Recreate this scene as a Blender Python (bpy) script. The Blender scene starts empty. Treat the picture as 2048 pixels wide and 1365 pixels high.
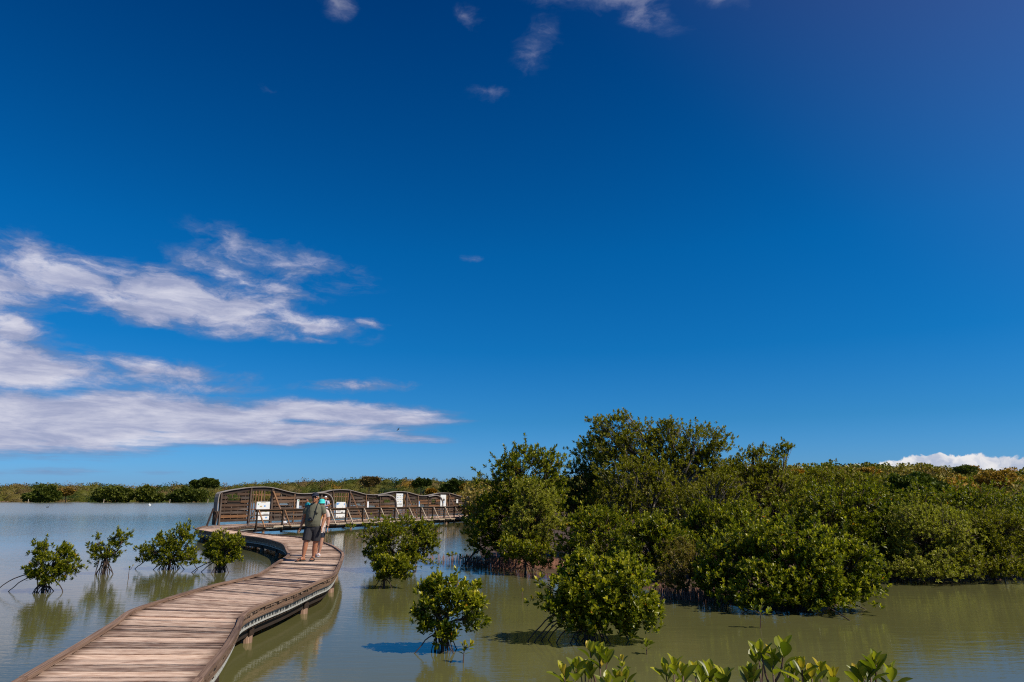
import bpy, math, random
import numpy as np
from mathutils import Vector, Matrix

SC = bpy.context.scene
COL = SC.collection
rng = np.random.default_rng(7)
random.seed(7)

# ------------------------------------------------------------------ camera
F = 24.0 / 36.0 * 2048.0
CX, CY = 1024.0, 682.5
HZ = 998.0                       # image row of the horizon
PITCH = math.atan((HZ - CY) / F)
CAMZ, DECKZ = 2.1, 0.5
cam_d = bpy.data.cameras.new('camera_view')
cam_d.lens = 24.0; cam_d.sensor_width = 36.0
cam_d.clip_start = 0.05; cam_d.clip_end = 6000.0
cam = bpy.data.objects.new('camera_view', cam_d); COL.objects.link(cam)
cam.location = (0, 0, CAMZ)
cam.rotation_euler = (math.pi/2 + PITCH, 0, 0)
SC.camera = cam
CAMP = Vector((0, 0, CAMZ))
FWD = Vector((0, math.cos(PITCH), math.sin(PITCH)))
UPV = Vector((0, -math.sin(PITCH), math.cos(PITCH)))

def ray(px, py):
    return Vector((1, 0, 0))*((px-CX)/F) + FWD + UPV*((CY-py)/F)
def onz(px, py, z=0.0):          # photo pixel -> point on a level plane
    d = ray(px, py); t = (z-CAMZ)/d.z
    return CAMP + d*t
def atd(px, py, D):              # photo pixel -> point at ground distance D
    d = ray(px, py); return CAMP + d*(D/d.y)
def mpp(py, D):                  # metres per photo pixel there
    d = ray(CX, py); return (D/d.y)/F

# ------------------------------------------------------------------ tagging
def tag(o, label=None, cat=None, group=None, kind=None):
    if label: o['label'] = label
    if cat: o['category'] = cat
    if group: o['group'] = group
    if kind: o['kind'] = kind
    return o
def empty(name, loc, label, cat, group=None):
    o = bpy.data.objects.new(name, None); COL.objects.link(o)
    o.location = loc; o.empty_display_size = 0.1
    return tag(o, label, cat, group)
def link(name, me, mat, parent=None, smooth=False):
    o = bpy.data.objects.new(name, me); COL.objects.link(o)
    if mat: me.materials.append(mat)
    if smooth: me.polygons.foreach_set('use_smooth', [True]*len(me.polygons))
    if parent is not None:
        o.parent = parent
        o.matrix_parent_inverse = Matrix.Translation(-parent.location) if parent.parent is None else Matrix.Identity(4)
    return o

# ------------------------------------------------------------------ node helpers
class NT:
    def __init__(s, tree): s.t = tree; s.t.nodes.clear()
    def n(s, typ, **kw):
        nd = s.t.nodes.new(typ)
        for k, v in kw.items():
            if k.startswith('i_'):
                key = k[2:]
                key = int(key) if key.isdigit() else key.replace('_', ' ')
                s.put(nd.inputs[key], v)
            else: setattr(nd, k, v)
        return nd
    def put(s, inp, v):
        if isinstance(v, bpy.types.NodeSocket): s.t.links.new(v, inp)
        else: inp.default_value = v
    def math(s, op, a, b=0.0, c=0.0, clamp=False):
        nd = s.t.nodes.new('ShaderNodeMath'); nd.operation = op; nd.use_clamp = clamp
        for i, v in enumerate((a, b, c)): s.put(nd.inputs[i], v)
        return nd.outputs[0]
    def ramp(s, fac, stops, interp='LINEAR'):
        nd = s.t.nodes.new('ShaderNodeValToRGB'); cr = nd.color_ramp; cr.interpolation = interp
        while len(cr.elements) < len(stops): cr.elements.new(0.5)
        for e, (p, c) in zip(cr.elements, stops):
            e.position = p; e.color = (c[0], c[1], c[2], 1.0)
        s.put(nd.inputs[0], fac); return nd.outputs[0]
    def mix(s, fac, a, b, mode='MIX'):
        nd = s.t.nodes.new('ShaderNodeMix'); nd.data_type = 'RGBA'; nd.blend_type = mode
        for sock, v in ((nd.inputs[0], fac), (nd.inputs[6], a), (nd.inputs[7], b)):
            if isinstance(v, tuple) and len(v) == 3: v = (*v, 1.0)
            s.put(sock, v)
        return nd.outputs[2]
    def noise(s, vec, scale, detail=4.0, rough=0.55, dist=0.0):
        nd = s.n('ShaderNodeTexNoise', i_Scale=scale, i_Detail=detail, i_Roughness=rough, i_Distortion=dist)
        if vec is not None: s.put(nd.inputs['Vector'], vec)
        return nd.outputs['Fac']
    def mapping(s, vec, scale=(1,1,1), loc=(0,0,0), rot=(0,0,0), typ='POINT'):
        nd = s.n('ShaderNodeMapping', vector_type=typ)
        s.put(nd.inputs['Vector'], vec)
        nd.inputs['Location'].default_value = loc; nd.inputs['Rotation'].default_value = rot
        nd.inputs['Scale'].default_value = scale
        return nd.outputs[0]
    def attr(s, name, out='Fac'):
        nd = s.n('ShaderNodeAttribute', attribute_name=name); return nd.outputs[out]
    def sstep(s, x, lo, hi):
        nd = s.n('ShaderNodeMapRange', interpolation_type='SMOOTHSTEP')
        s.put(nd.inputs['Value'], x)
        nd.inputs['From Min'].default_value = lo; nd.inputs['From Max'].default_value = hi
        return nd.outputs['Result']

def new_mat(name):
    m = bpy.data.materials.new(name); m.use_nodes = True
    return m, NT(m.node_tree)

def wood(name, light, dark, stain=None, rough=0.75, sx=1.6, sy=38.0, stain_amt=0.5, contrast=(0.32, 0.68)):
    m, t = new_mat(name)
    g = t.attr('grain', 'Vector'); v = t.attr('var')
    n1 = t.noise(t.mapping(g, (sx, sy, sy)), 1.0, 7.0, 0.62, 0.4)
    n2 = t.noise(t.mapping(g, (sx*0.6, 5, 5)), 1.0, 4.0, 0.6)
    c = t.ramp(n1, [(contrast[0], dark), (contrast[1], light)])
    st = stain or dark
    c = t.mix(t.math('MULTIPLY', t.sstep(t.math('MULTIPLY_ADD', t.math('SUBTRACT', 0.5, v), 0.32, n2), 0.47, 0.68), stain_amt), c, st)
    k = t.math('MULTIPLY_ADD', v, 0.9, 0.55)
    c = t.mix(1.0, c, t.n('ShaderNodeCombineColor', i_Red=k, i_Green=k, i_Blue=k).outputs[0], 'MULTIPLY')
    b = t.n('ShaderNodeBump', i_Strength=0.5, i_Distance=0.012, i_Height=n1)
    p = t.n('ShaderNodeBsdfPrincipled', i_Base_Color=c, i_Roughness=rough, i_Normal=b.outputs[0])
    p.inputs['Specular IOR Level'].default_value = 0.25
    t.n('ShaderNodeOutputMaterial', i_Surface=p.outputs[0])
    return m

def leafmat(name, stops, rough=0.34, transl=0.40, spec=0.30, tone=None):
    m, t = new_mat(name)
    v = t.attr('var')
    c = t.ramp(v, stops)
    if tone:
        c2 = t.ramp(t.attr('tone'), tone)
        c = t.mix(1.0, c, c2, 'MULTIPLY')
    p = t.n('ShaderNodeBsdfPrincipled', i_Base_Color=c, i_Roughness=rough)
    p.inputs['Specular IOR Level'].default_value = spec
    tr = t.n('ShaderNodeBsdfTranslucent', i_Color=t.mix(1.0, c, (1.0, 1.15, 0.45), 'MULTIPLY'))
    mx = t.n('ShaderNodeMixShader'); mx.inputs[0].default_value = transl
    t.t.links.new(p.outputs[0], mx.inputs[1]); t.t.links.new(tr.outputs[0], mx.inputs[2])
    t.n('ShaderNodeOutputMaterial', i_Surface=mx.outputs[0])
    return m

def plain(name, col, rough=0.6, metal=0.0, nscale=40.0, namt=0.25, bump=0.0, spec=0.4):
    m, t = new_mat(name)
    tc = t.n('ShaderNodeTexCoord').outputs['Object']
    n = t.noise(tc, nscale, 5.0)
    lo = tuple(c*(1-namt) for c in col); hi = tuple(min(1, c*(1+namt)) for c in col)
    c = t.ramp(n, [(0.3, lo), (0.7, hi)])
    p = t.n('ShaderNodeBsdfPrincipled', i_Base_Color=c, i_Roughness=rough, i_Metallic=metal)
    p.inputs['Specular IOR Level'].default_value = spec
    if bump:
        b = t.n('ShaderNodeBump', i_Strength=bump, i_Distance=0.01, i_Height=n)
        t.put(p.inputs['Normal'], b.outputs[0])
    t.n('ShaderNodeOutputMaterial', i_Surface=p.outputs[0])
    return m

M = {}
M['deck'] = wood('deck_boards', (0.65, 0.475, 0.355), (0.27, 0.14, 0.085), (0.13, 0.055, 0.033), sx=4.2, sy=70, stain_amt=0.62, contrast=(0.34, 0.58))
M['edge'] = wood('edge_timber', (0.36, 0.23, 0.155), (0.10, 0.052, 0.032), (0.05, 0.027, 0.018), sx=1.2, sy=60)
M['wall'] = wood('wall_boards', (0.135, 0.082, 0.052), (0.040, 0.023, 0.015), (0.23, 0.19, 0.16), sx=1.0, sy=26, stain_amt=0.6)
M['warm'] = wood('warm_timber', (0.30, 0.155, 0.07), (0.11, 0.05, 0.025), (0.22, 0.18, 0.15), sx=1.0, sy=24, stain_amt=0.4)
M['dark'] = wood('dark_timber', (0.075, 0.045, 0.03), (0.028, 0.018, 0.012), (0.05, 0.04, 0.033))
M['grey'] = wood('grey_timber', (0.33, 0.295, 0.265), (0.15, 0.125, 0.105), (0.13, 0.09, 0.07), sx=0.9, sy=20, stain_amt=0.35)
M['galv'] = plain('galvanised_grating', (0.43, 0.42, 0.385), 0.6, 0.0, 14, 0.25)
M['backing'] = plain('sky_grey_backing', (0.20, 0.19, 0.175), 0.8, 0, 3, 0.5)  # grey tone stands in for sky reflected in the grating cells
M['pale'] = plain('pale_beam', (0.43, 0.33, 0.235), 0.7, 0.0, 10, 0.25)
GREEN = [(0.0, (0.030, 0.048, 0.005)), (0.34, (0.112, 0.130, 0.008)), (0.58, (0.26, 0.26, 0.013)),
         (0.82, (0.54, 0.48, 0.03)), (0.985, (0.66, 0.54, 0.06)), (1.0, (0.80, 0.30, 0.02))]  # upper stops: yellow young tips, brightened further as painted sunlit highlights
M['leaf'] = leafmat('mangrove_leaf', GREEN)
M['leafdark'] = leafmat('dark_leaf', [(0.0, (0.026, 0.046, 0.006)), (0.5, (0.080, 0.108, 0.010)), (1.0, (0.32, 0.32, 0.025))], 0.36)
M['leafgrey'] = leafmat('grey_green_leaf', [(0.0, (0.115, 0.118, 0.014)), (0.42, (0.29, 0.275, 0.032)), (1.0, (0.66, 0.60, 0.10))], 0.5)
M['leafolive'] = leafmat('olive_leaf', [(0.0, (0.070, 0.076, 0.006)), (0.45, (0.200, 0.190, 0.012)), (1.0, (0.54, 0.46, 0.035))], 0.45)
M['leafbrown'] = leafmat('brown_leaf', [(0.0, (0.12, 0.085, 0.02)), (0.6, (0.25, 0.19, 0.035)), (1.0, (0.44, 0.34, 0.08))], 0.5)
M['wood'] = leafmat('woodland_leaf', [(0.0, (0.5, 0.5, 0.5)), (1.0, (1.6, 1.55, 1.45))], 0.6, 0.2, 0.25,
    tone=[(0.0, (0.055, 0.078, 0.009)), (0.2, (0.10, 0.125, 0.011)), (0.4, (0.20, 0.20, 0.015)), (0.6, (0.28, 0.235, 0.022)), (0.76, (0.27, 0.185, 0.05)), (0.9, (0.42, 0.245, 0.016)), (1.0, (0.50, 0.22, 0.014))])
M['bark'] = plain('mangrove_bark', (0.075, 0.048, 0.034), 0.8, 0, 30, 0.4, 0.4)
M['palebark'] = plain('pale_bark', (0.19, 0.155, 0.125), 0.8, 0, 20, 0.35, 0.4)
M['root'] = plain('prop_root_bark', (0.060, 0.036, 0.026), 0.7, 0, 25, 0.45, 0.4)
M['spike'] = plain('air_root', (0.27, 0.125, 0.078), 0.8, 0, 30, 0.4)
M['mud'] = plain('mud', (0.085, 0.05, 0.029), 0.9, 0, 1.2, 0.4, 0.6)
M['sand'] = plain('shore_earth', (0.24, 0.15, 0.10), 0.9, 0, 0.15, 0.4)

# ------------------------------------------------------------------ mesh builder
class MB:
    def __init__(s): s.v = []; s.f = []; s.g = []; s.var = []
    def quadbox(s, c8, var=0.5, L=1.0, off=None):
        """c8: 8 corners, 0-3 one end (cyclic), 4-7 other end."""
        b = len(s.v); o = off if off is not None else (random.uniform(0, 40), random.uniform(0, 9), random.uniform(0, 9))
        s.v += [tuple(p) for p in c8]
        a, h, w = 0.0, (Vector(c8[1])-Vector(c8[0])).length, (Vector(c8[3])-Vector(c8[0])).length
        for e in (0.0, L):
            for (q, r) in ((0, 0), (h, 0), (h, w), (0, w)): s.g.append((o[0]+e, o[1]+q, o[2]+r))
        s.var += [var]*8
        s.f += [(b, b+1, b+2, b+3), (b+7, b+6, b+5, b+4), (b, b+4, b+5, b+1), (b+1, b+5, b+6, b+2), (b+2, b+6, b+7, b+3), (b+3, b+7, b+4, b)]
    def beam(s, p0, p1, w, h, up=(0, 0, 1), var=None):
        p0 = Vector(p0); p1 = Vector(p1); d = (p1-p0); L = d.length; d = d/L
        u = Vector(up); sd = d.cross(u)
        if sd.length < 1e-4: sd = d.cross(Vector((1, 0, 0)))
        sd.normalize(); u = sd.cross(d).normalized()
        a, b = sd*(w/2), u*(h/2)
        c = [p0-a-b, p0+a-b, p0+a+b, p0-a+b, p1-a-b, p1+a-b, p1+a+b, p1-a+b]
        s.quadbox(c, random.random() if var is None else var, L)
    def ribbon(s, pts, offs_fn, var=0.5):
        """sweep a 4-corner profile along pts; offs_fn(i, p, d) -> 4 corners."""
        n = len(pts); b = len(s.v); L = 0; o = (random.uniform(0, 40), random.uniform(0, 9), random.uniform(0, 9))
        for i, p in enumerate(pts):
            p = Vector(p)
            if i: L += (p-Vector(pts[i-1])).length
            d = (Vector(pts[min(i+1, n-1)])-Vector(pts[max(i-1, 0)])).normalized()
            cs = offs_fn(i, p, d)
            for k, c in enumerate(cs):
                s.v.append(tuple(c)); s.g.append((o[0]+L, o[1]+k*0.06, o[2])); s.var.append(var)
        for i in range(n-1):
            for k in range(4):
                a = b+i*4+k; c = b+i*4+(k+1) % 4
                s.f.append((a, a+4, c+4, c))
        s.f.append((b+3, b+2, b+1, b)[::-1]); e = b+(n-1)*4; s.f.append((e+3, e+2, e+1, e))
    def tube(s, pts, radii, n=6, var=0.5):
        m = len(pts); b = len(s.v); L = 0
        pv = None
        for i, p in enumerate(pts):
            p = Vector(p)
            if i: L += (p-Vector(pts[i-1])).length
            d = (Vector(pts[min(i+1, m-1)])-Vector(pts[max(i-1, 0)]))
            d = d.normalized() if d.length > 1e-9 else Vector((0, 0, 1))
            if pv is None: pv = d.orthogonal().normalized()
            else:
                pv = pv-d*pv.dot(d); pv = pv.normalized() if pv.length > 1e-6 else d.orthogonal().normalized()
            q = d.cross(pv); r = radii[i] if hasattr(radii, '__len__') else radii
            for k in range(n):
                a = 2*math.pi*k/n; c = p+(pv*math.cos(a)+q*math.sin(a))*r
                s.v.append(tuple(c)); s.g.append((L, r*a, 0)); s.var.append(var)
        for i in range(m-1):
            for k in range(n):
                a = b+i*n+k; c = b+i*n+(k+1) % n
                s.f.append((a, c, c+n, a+n))
        s.f.append(tuple(b+k for k in range(n-1, -1, -1))); s.f.append(tuple(b+(m-1)*n+k for k in range(n)))
    def rings(s, rings, n=16, var=0.5):
        """rings: (centre, rx vector, ry vector); closed loft."""
        b = len(s.v); m = len(rings)
        for c, rx, ry in rings:
            c = Vector(c); rx = Vector(rx); ry = Vector(ry)
            for k in range(n):
                a = 2*math.pi*k/n; p = c+rx*math.cos(a)+ry*math.sin(a)
                s.v.append(tuple(p)); s.g.append(tuple(p)); s.var.append(var)
        for i in range(m-1):
            for k in range(n):
                a = b+i*n+k; c = b+i*n+(k+1) % n
                s.f.append((a, c, c+n, a+n))
        s.f.append(tuple(b+k for k in range(n-1, -1, -1))); s.f.append(tuple(b+(m-1)*n+k for k in range(n)))
    def ell(s, c, r, n=12, m=8, R=None, var=0.5):
        R = R or Matrix.Identity(3); c = Vector(c); rs = []
        for i in range(m+1):
            a = math.pi*(i+0.02)/(m+0.04)-math.pi/2
            rs.append((c+R @ Vector((0, 0, r[2]*math.sin(a))), R @ Vector((r[0]*math.cos(a), 0, 0)), R @ Vector((0, r[1]*math.cos(a), 0))))
        s.rings(rs, n, var)
    def mesh(s, name):
        me = bpy.data.meshes.new(name); me.from_pydata(s.v, [], s.f); me.update()
        a = me.attributes.new('grain', 'FLOAT_VECTOR', 'POINT'); a.data.foreach_set('vector', np.array(s.g, dtype=np.float32).ravel())
        a = me.attributes.new('var', 'FLOAT', 'POINT'); a.data.foreach_set('value', np.array(s.var, dtype=np.float32))
        return me
    def build(s, name, mat, parent=None, smooth=False):
        return link(name, s.mesh(name), mat, parent, smooth)

def np_mesh(name, V, faces, mat, parent=None, attrs=None, smooth=False):
    """V (N,3); faces list of int arrays (n,k)."""
    me = bpy.data.meshes.new(name)
    nl = sum(f.size for f in faces); nf = sum(len(f) for f in faces)
    me.vertices.add(len(V)); me.vertices.foreach_set('co', np.asarray(V, dtype=np.float32).ravel())
    me.loops.add(nl); me.polygons.add(nf)
    me.loops.foreach_set('vertex_index', np.concatenate([f.ravel() for f in faces]).astype(np.int32))
    tot = np.concatenate([np.full(len(f), f.shape[1]) for f in faces]); st = np.concatenate([[0], np.cumsum(tot)[:-1]])
    me.polygons.foreach_set('loop_start', st.astype(np.int32))
    me.update(calc_edges=True)
    for k, v in (attrs or {}).items():
        a = me.attributes.new(k, 'FLOAT', 'POINT'); a.data.foreach_set('value', np.asarray(v, dtype=np.float32))
    return link(name, me, mat, parent, smooth)

def nrm(a): return a/np.maximum(np.linalg.norm(a, axis=-1, keepdims=True), 1e-9)

KITE = (np.array([[0, 0, 0], [0.36, 0.56, 0.10], [0, 1, -0.04], [-0.36, 0.56, 0.10]]), [np.array([[0, 1, 2], [0, 2, 3]])])
OVAL = (np.array([[0, 0, 0], [0.30, 0.34, 0.07], [0, 0.36, 0.0], [-0.30, 0.34, 0.07], [0.36, 0.70, 0.05], [0, 0.72, -0.02], [-0.36, 0.70, 0.05], [0, 1, -0.10]]),
        [np.array([[0, 1, 2], [0, 2, 3], [4, 7, 5], [5, 7, 6]]), np.array([[1, 4, 5, 2], [2, 5, 6, 3]])])
def big_leaf():
    vs = []; prof = [(0, 0.02), (0.08, 0.05), (0.22, 0.21), (0.42, 0.34), (0.62, 0.385), (0.80, 0.31), (0.92, 0.17), (1.0, 0.03)]
    for t, w in prof:
        z = -0.22*t*t
        for k in (-1, -0.5, 0, 0.5, 1): vs.append((w*k, t, z+0.28*w*k*k+(0.0 if k else -0.012)))
    fs = [[i*5+j, i*5+j+1, i*5+j+6, i*5+j+5] for i in range(len(prof)-1) for j in range(4)]
    return np.array(vs), [np.array(fs)]
BIG = big_leaf()

def leaf_arrays(P, D, N, L, W, var, proto):
    """P base, D direction, N facing, L length, W width scale."""
    pv, pf = proto
    D = nrm(D); S = nrm(np.cross(D, N)); Nn = np.cross(S, D)
    V = P[:, None, :] + pv[None, :, 0, None]*S[:, None, :]*W[:, None, None] + pv[None, :, 1, None]*D[:, None, :]*L[:, None, None] \
        + pv[None, :, 2, None]*Nn[:, None, :]*L[:, None, None]
    n, k = len(P), len(pv)
    off = (np.arange(n)*k)[:, None, None]
    faces = [(f[None]+off).reshape(-1, f.shape[1]) for f in pf]
    return V.reshape(-1, 3), faces, np.repeat(var, k)

def rosettes(C, A, L, per, seed, tip=0.5, spread=(0.18, 1.25), wl=1.0):
    """leaf clusters at C with axis A."""
    r = np.random.default_rng(seed); n = len(C)
    A = nrm(A); ref = nrm(np.cross(A, r.normal(size=(n, 3)))); ref2 = np.cross(A, ref)
    P = np.repeat(C, per, 0); AA = np.repeat(A, per, 0)
    k = np.tile(np.arange(per), n)
    ph = k*2.4+np.repeat(r.uniform(0, 6.28, n), per)+r.normal(0, 0.25, n*per)
    fr = k/max(per-1, 1)
    th = spread[0]+(spread[1]-spread[0])*fr+r.normal(0, 0.14, n*per)
    rad = np.cos(ph)[:, None]*np.repeat(ref, per, 0)+np.sin(ph)[:, None]*np.repeat(ref2, per, 0)
    D = AA*np.cos(th)[:, None]+rad*np.sin(th)[:, None]
    N = AA*np.sin(th)[:, None]-rad*np.cos(th)[:, None]+r.normal(0, 0.25, (n*per, 3))
    P = P-AA*(fr*0.45)[:, None]*L
    ln = L*r.uniform(0.72, 1.15, n*per)
    up = np.clip(np.repeat(A[:, 2], per), 0, 1)
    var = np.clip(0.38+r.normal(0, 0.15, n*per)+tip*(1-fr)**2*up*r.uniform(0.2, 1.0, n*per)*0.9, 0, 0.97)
    odd = r.random(n*per); var[odd > 0.9965] = 1.0
    return P, D, N, ln, ln*r.uniform(0.46, 0.62, n*per)*wl, var

def lobe_px(px, py, hw, hh, D, dz=0.0):
    m = mpp(py, D); c = atd(px, py, D)
    return np.array([c.x, c.y, c.z]), np.array([hw*m, (hw*m+hh*m)*0.5, hh*m])

def fill(lobes, nclump, per_clump, seed, spread=0.2, inner=0.45, zmin=0.05, shoots=0.24):
    """cluster centres through the outer volume of the lobes, with ragged clumps."""
    r = np.random.default_rng(seed)
    area = np.array([l[1][0]*l[1][2]+l[1][1]*l[1][2]+l[1][0]*l[1][1] for l in lobes]); cnt = np.maximum(3, (area/area.sum()*nclump).astype(int))
    cl, ax = [], []; Rm_ = float(np.mean([l[1].mean() for l in lobes]))
    for (c, R), k in zip(lobes, cnt):
        d = nrm(r.normal(size=(k*2, 3))+np.array([0, -0.12, 0.22])); d = d[:k]
        rad = 1-(1-inner)*r.random(k)**1.7
        lump = 0.90+0.24*np.sin(d[:, 0]*5+seed)*np.cos(d[:, 2]*4+d[:, 1]*5)
        cl.append(c+d*R*(rad*lump)[:, None]); ax.append(d)
    cl = np.concatenate(cl); ax = np.concatenate(ax)
    keep = np.ones(len(cl), bool)
    for (c, R) in lobes:
        q = ((cl-c)/R); keep &= (np.sum(q*q, 1) > 0.22)
    keep &= cl[:, 2] > zmin
    hole = np.sin(cl[:, 0]*2.9/Rm_+seed)*np.sin(cl[:, 2]*3.7/Rm_+seed*1.7)+0.6*np.sin(cl[:, 1]*3.1/Rm_+cl[:, 0]*2.3/Rm_+seed)
    keep &= hole > -0.62
    cl, ax = cl[keep], ax[keep]
    Rm = np.mean([l[1].mean() for l in lobes])
    P = np.repeat(cl, per_clump, 0)+r.normal(0, spread*Rm, (len(cl)*per_clump, 3))*np.array([1, 1, 0.75])
    A = np.repeat(ax, per_clump, 0)*0.7+np.array([0, 0, 0.95])+r.normal(0, 0.32, (len(cl)*per_clump, 3))
    # long shoots that break the outline
    pick = np.where(r.random(len(cl)) < shoots)[0]; exP, exA = [], []
    for i in pick:
        d = ax[i]*np.array([0.8, 0.8, 0.5])+np.array([0, 0, 0.55])+r.normal(0, 0.25, 3); d = d/np.linalg.norm(d); ln = Rm*r.uniform(0.2, 0.7)*(1.0 if ax[i][2] > 0 else 0.4)
        for q in np.linspace(0.25, 1.0, 4): exP.append(cl[i]+d*ln*q+r.normal(0, 0.012, 3)); exA.append(d)
        cl[i] = cl[i]+d*ln*0.85
    if exP: P = np.concatenate([P, np.array(exP)]); A = np.concatenate([A, np.array(exA)])
    k = P[:, 2] > zmin
    return cl, P[k], A[k]

# ------------------------------------------------------------------ shrubs and trees
def curve_pts(a, b, sag, n=6, jit=0.0, r=None):
    a = np.array(a, float); b = np.array(b, float); out = []
    for i in range(n+1):
        t = i/n; p = a+(b-a)*t; p = p+np.array([0, 0, sag*4*t*(1-t)])
        if jit and 0 < i < n: p = p+r.normal(0, jit, 3)
        out.append(tuple(p))
    return out

def shrub(name, label, base, lobes, nclump, per_clump, leaf, mat='leaf', proto=KITE, per=9, seed=1, roots=0, root_r=0.5, root_h=0.35,
          bark='bark', cat='shrub', group=None, tip=0.5, spread=0.2, trunk_r=0.03, stems=1, inner=0.45, extra_roots=(), twig=True, wl=1.0, limb=0.5, hubpt=None):
    r = np.random.default_rng(seed+100)
    base = np.array(base, float)
    e = empty(name, tuple(base), label, cat, group)
    zmin = base[2]+0.03 if group == GT else base[2]+0.10
    cl, P, A = fill(lobes, nclump, per_clump, seed, spread, inner, zmin)
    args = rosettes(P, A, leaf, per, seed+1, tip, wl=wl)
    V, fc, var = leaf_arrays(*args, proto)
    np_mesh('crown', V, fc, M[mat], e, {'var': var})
    tb = MB()
    hub = base+np.array([0, 0, max(root_h, 0.12) if roots else 0.0])
    foot = base+np.array([0, 0, -0.15])
    if hubpt: hub = np.array(atd(hubpt[0], hubpt[1], base[1]))
    for s in range(stems):
        o = r.normal(0, trunk_r*1.5, 3)*(s > 0); o[2] = 0
        tb.tube([tuple(foot+o), tuple((foot+hub)/2+o), tuple(hub+o*0.5+np.array([0, 0, 0.01]))], [trunk_r*1.15, trunk_r, trunk_r*0.95], 7)
    for (c, R) in lobes:
        m1 = hub+(c-hub)*limb+r.normal(0, 0.06, 3)*np.linalg.norm(c-hub)
        tb.tube([tuple(hub), tuple(hub+(m1-hub)*0.5+r.normal(0, 0.03, 3)*R.mean()), tuple(m1), tuple(c)],
                [trunk_r*0.85, trunk_r*0.7, trunk_r*0.55, trunk_r*0.3], 6)
    if twig:
        cs = np.array([l[0] for l in lobes])
        for q in cl:
            j = int(np.argmin(np.linalg.norm(cs-q, axis=1))); a = hub+(cs[j]-hub)*r.uniform(limb*0.8, 1.0)
            mid = (a+q)/2+r.normal(0, 0.05, 3)*np.linalg.norm(q-a)
            tb.tube([tuple(a), tuple(mid), tuple(q)], [min(trunk_r*0.3, 0.013), min(trunk_r*0.2, 0.009), min(trunk_r*0.10, 0.005)], 4)
    tb.build('trunk', M[bark], e, True)
    for k in range(roots):
        a = 2*math.pi*k/roots+r.uniform(-0.3, 0.3); rr = root_r*(r.uniform(0.25, 0.7) if r.random() < 0.75 else r.uniform(0.8, 1.2)); h = root_h*r.uniform(0.7, 1.4)
        st = base+np.array([r.normal(0, 0.05), r.normal(0, 0.05), h]); en = base+np.array([math.cos(a)*rr, math.sin(a)*rr, -0.08])
        rb = MB(); rb.tube(curve_pts(st, en, 0.16*h*r.uniform(0.3, 1.6), 6, 0.008, r), np.linspace(trunk_r*0.40, trunk_r*0.26, 7), 5)
        rb.build('prop_root', M['root'], e, True)
    for (sx, sy, sz, ex, ey, sag) in extra_roots:
        rb = MB(); rb.tube(curve_pts((base[0]+sx, base[1]+sy, sz), (base[0]+ex, base[1]+ey, -0.06), sag, 9, 0.006, r), np.linspace(trunk_r*0.42, trunk_r*0.26, 10), 5)
        rb.build('prop_root', M['root'], e, True)
    return e

def LB(D, *ls): return [lobe_px(l[0], l[1], l[2], l[3], D+(l[4] if len(l) > 4 else 0)) for l in ls]

# ------------------------------------------------------------------ sun and sky
SUN_EL, SUN_AZ = math.radians(46), math.radians(23)      # azimuth measured from +X towards the viewer
sd = Vector((math.cos(SUN_EL)*math.cos(SUN_AZ), -math.cos(SUN_EL)*math.sin(SUN_AZ), math.sin(SUN_EL)))
sl = bpy.data.lights.new('sun', 'SUN'); sl.energy = 4.9; sl.angle = math.radians(0.53); sl.color = (1.0, 0.925, 0.79)
so = bpy.data.objects.new('sun', sl); COL.objects.link(so)
so.rotation_euler = sd.to_track_quat('Z', 'Y').to_euler(); so.location = sd*60

def azel(px, py):
    d = ray(px, py).normalized(); return math.atan2(d.x, d.y), math.asin(d.z)

W = bpy.data.worlds.new('World'); SC.world = W; W.use_nodes = True
t = NT(W.node_tree)
sky = t.n('ShaderNodeTexSky', sky_type='NISHITA', sun_disc=False, sun_elevation=SUN_EL,
          sun_rotation=math.atan2(sd.x, sd.y), altitude=0.0, air_density=1.0, dust_density=0.6, ozone_density=2.0)
gen = t.n('ShaderNodeTexCoord').outputs['Generated']
sep = t.n('ShaderNodeSeparateXYZ', i_Vector=gen)
az = t.math('ARCTAN2', sep.outputs[0], sep.outputs[1]); el = t.math('ARCSINE', sep.outputs[2])
# clear polarised tropical sky: deepen the air colour with height
grade = t.ramp(t.math('DIVIDE', el, 0.70, clamp=True), [
    (0.0, (0.34, 0.66, 1.40)), (0.07, (0.235, 0.615, 1.22)), (0.154, (0.118, 0.535, 1.0)), (0.30, (0.03, 0.50, 0.97)), (0.5, (0.008, 0.49, 0.97)), (0.9, (0.0, 0.32, 0.74)), (1.0, (0.0, 0.28, 0.68))])
skyc = t.mix(1.0, sky.outputs[0], grade, 'MULTIPLY')
dt = t.n('ShaderNodeVectorMath', operation='DOT_PRODUCT'); t.put(dt.inputs[0], gen); dt.inputs[1].default_value = tuple(sd)
skyc = t.mix(t.sstep(dt.outputs['Value'], 0.26, 0.80), skyc, (0.54, 0.33, 0.16), 'ADD')
v = t.n('ShaderNodeCombineXYZ', i_X=az, i_Y=el).outputs[0]
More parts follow.
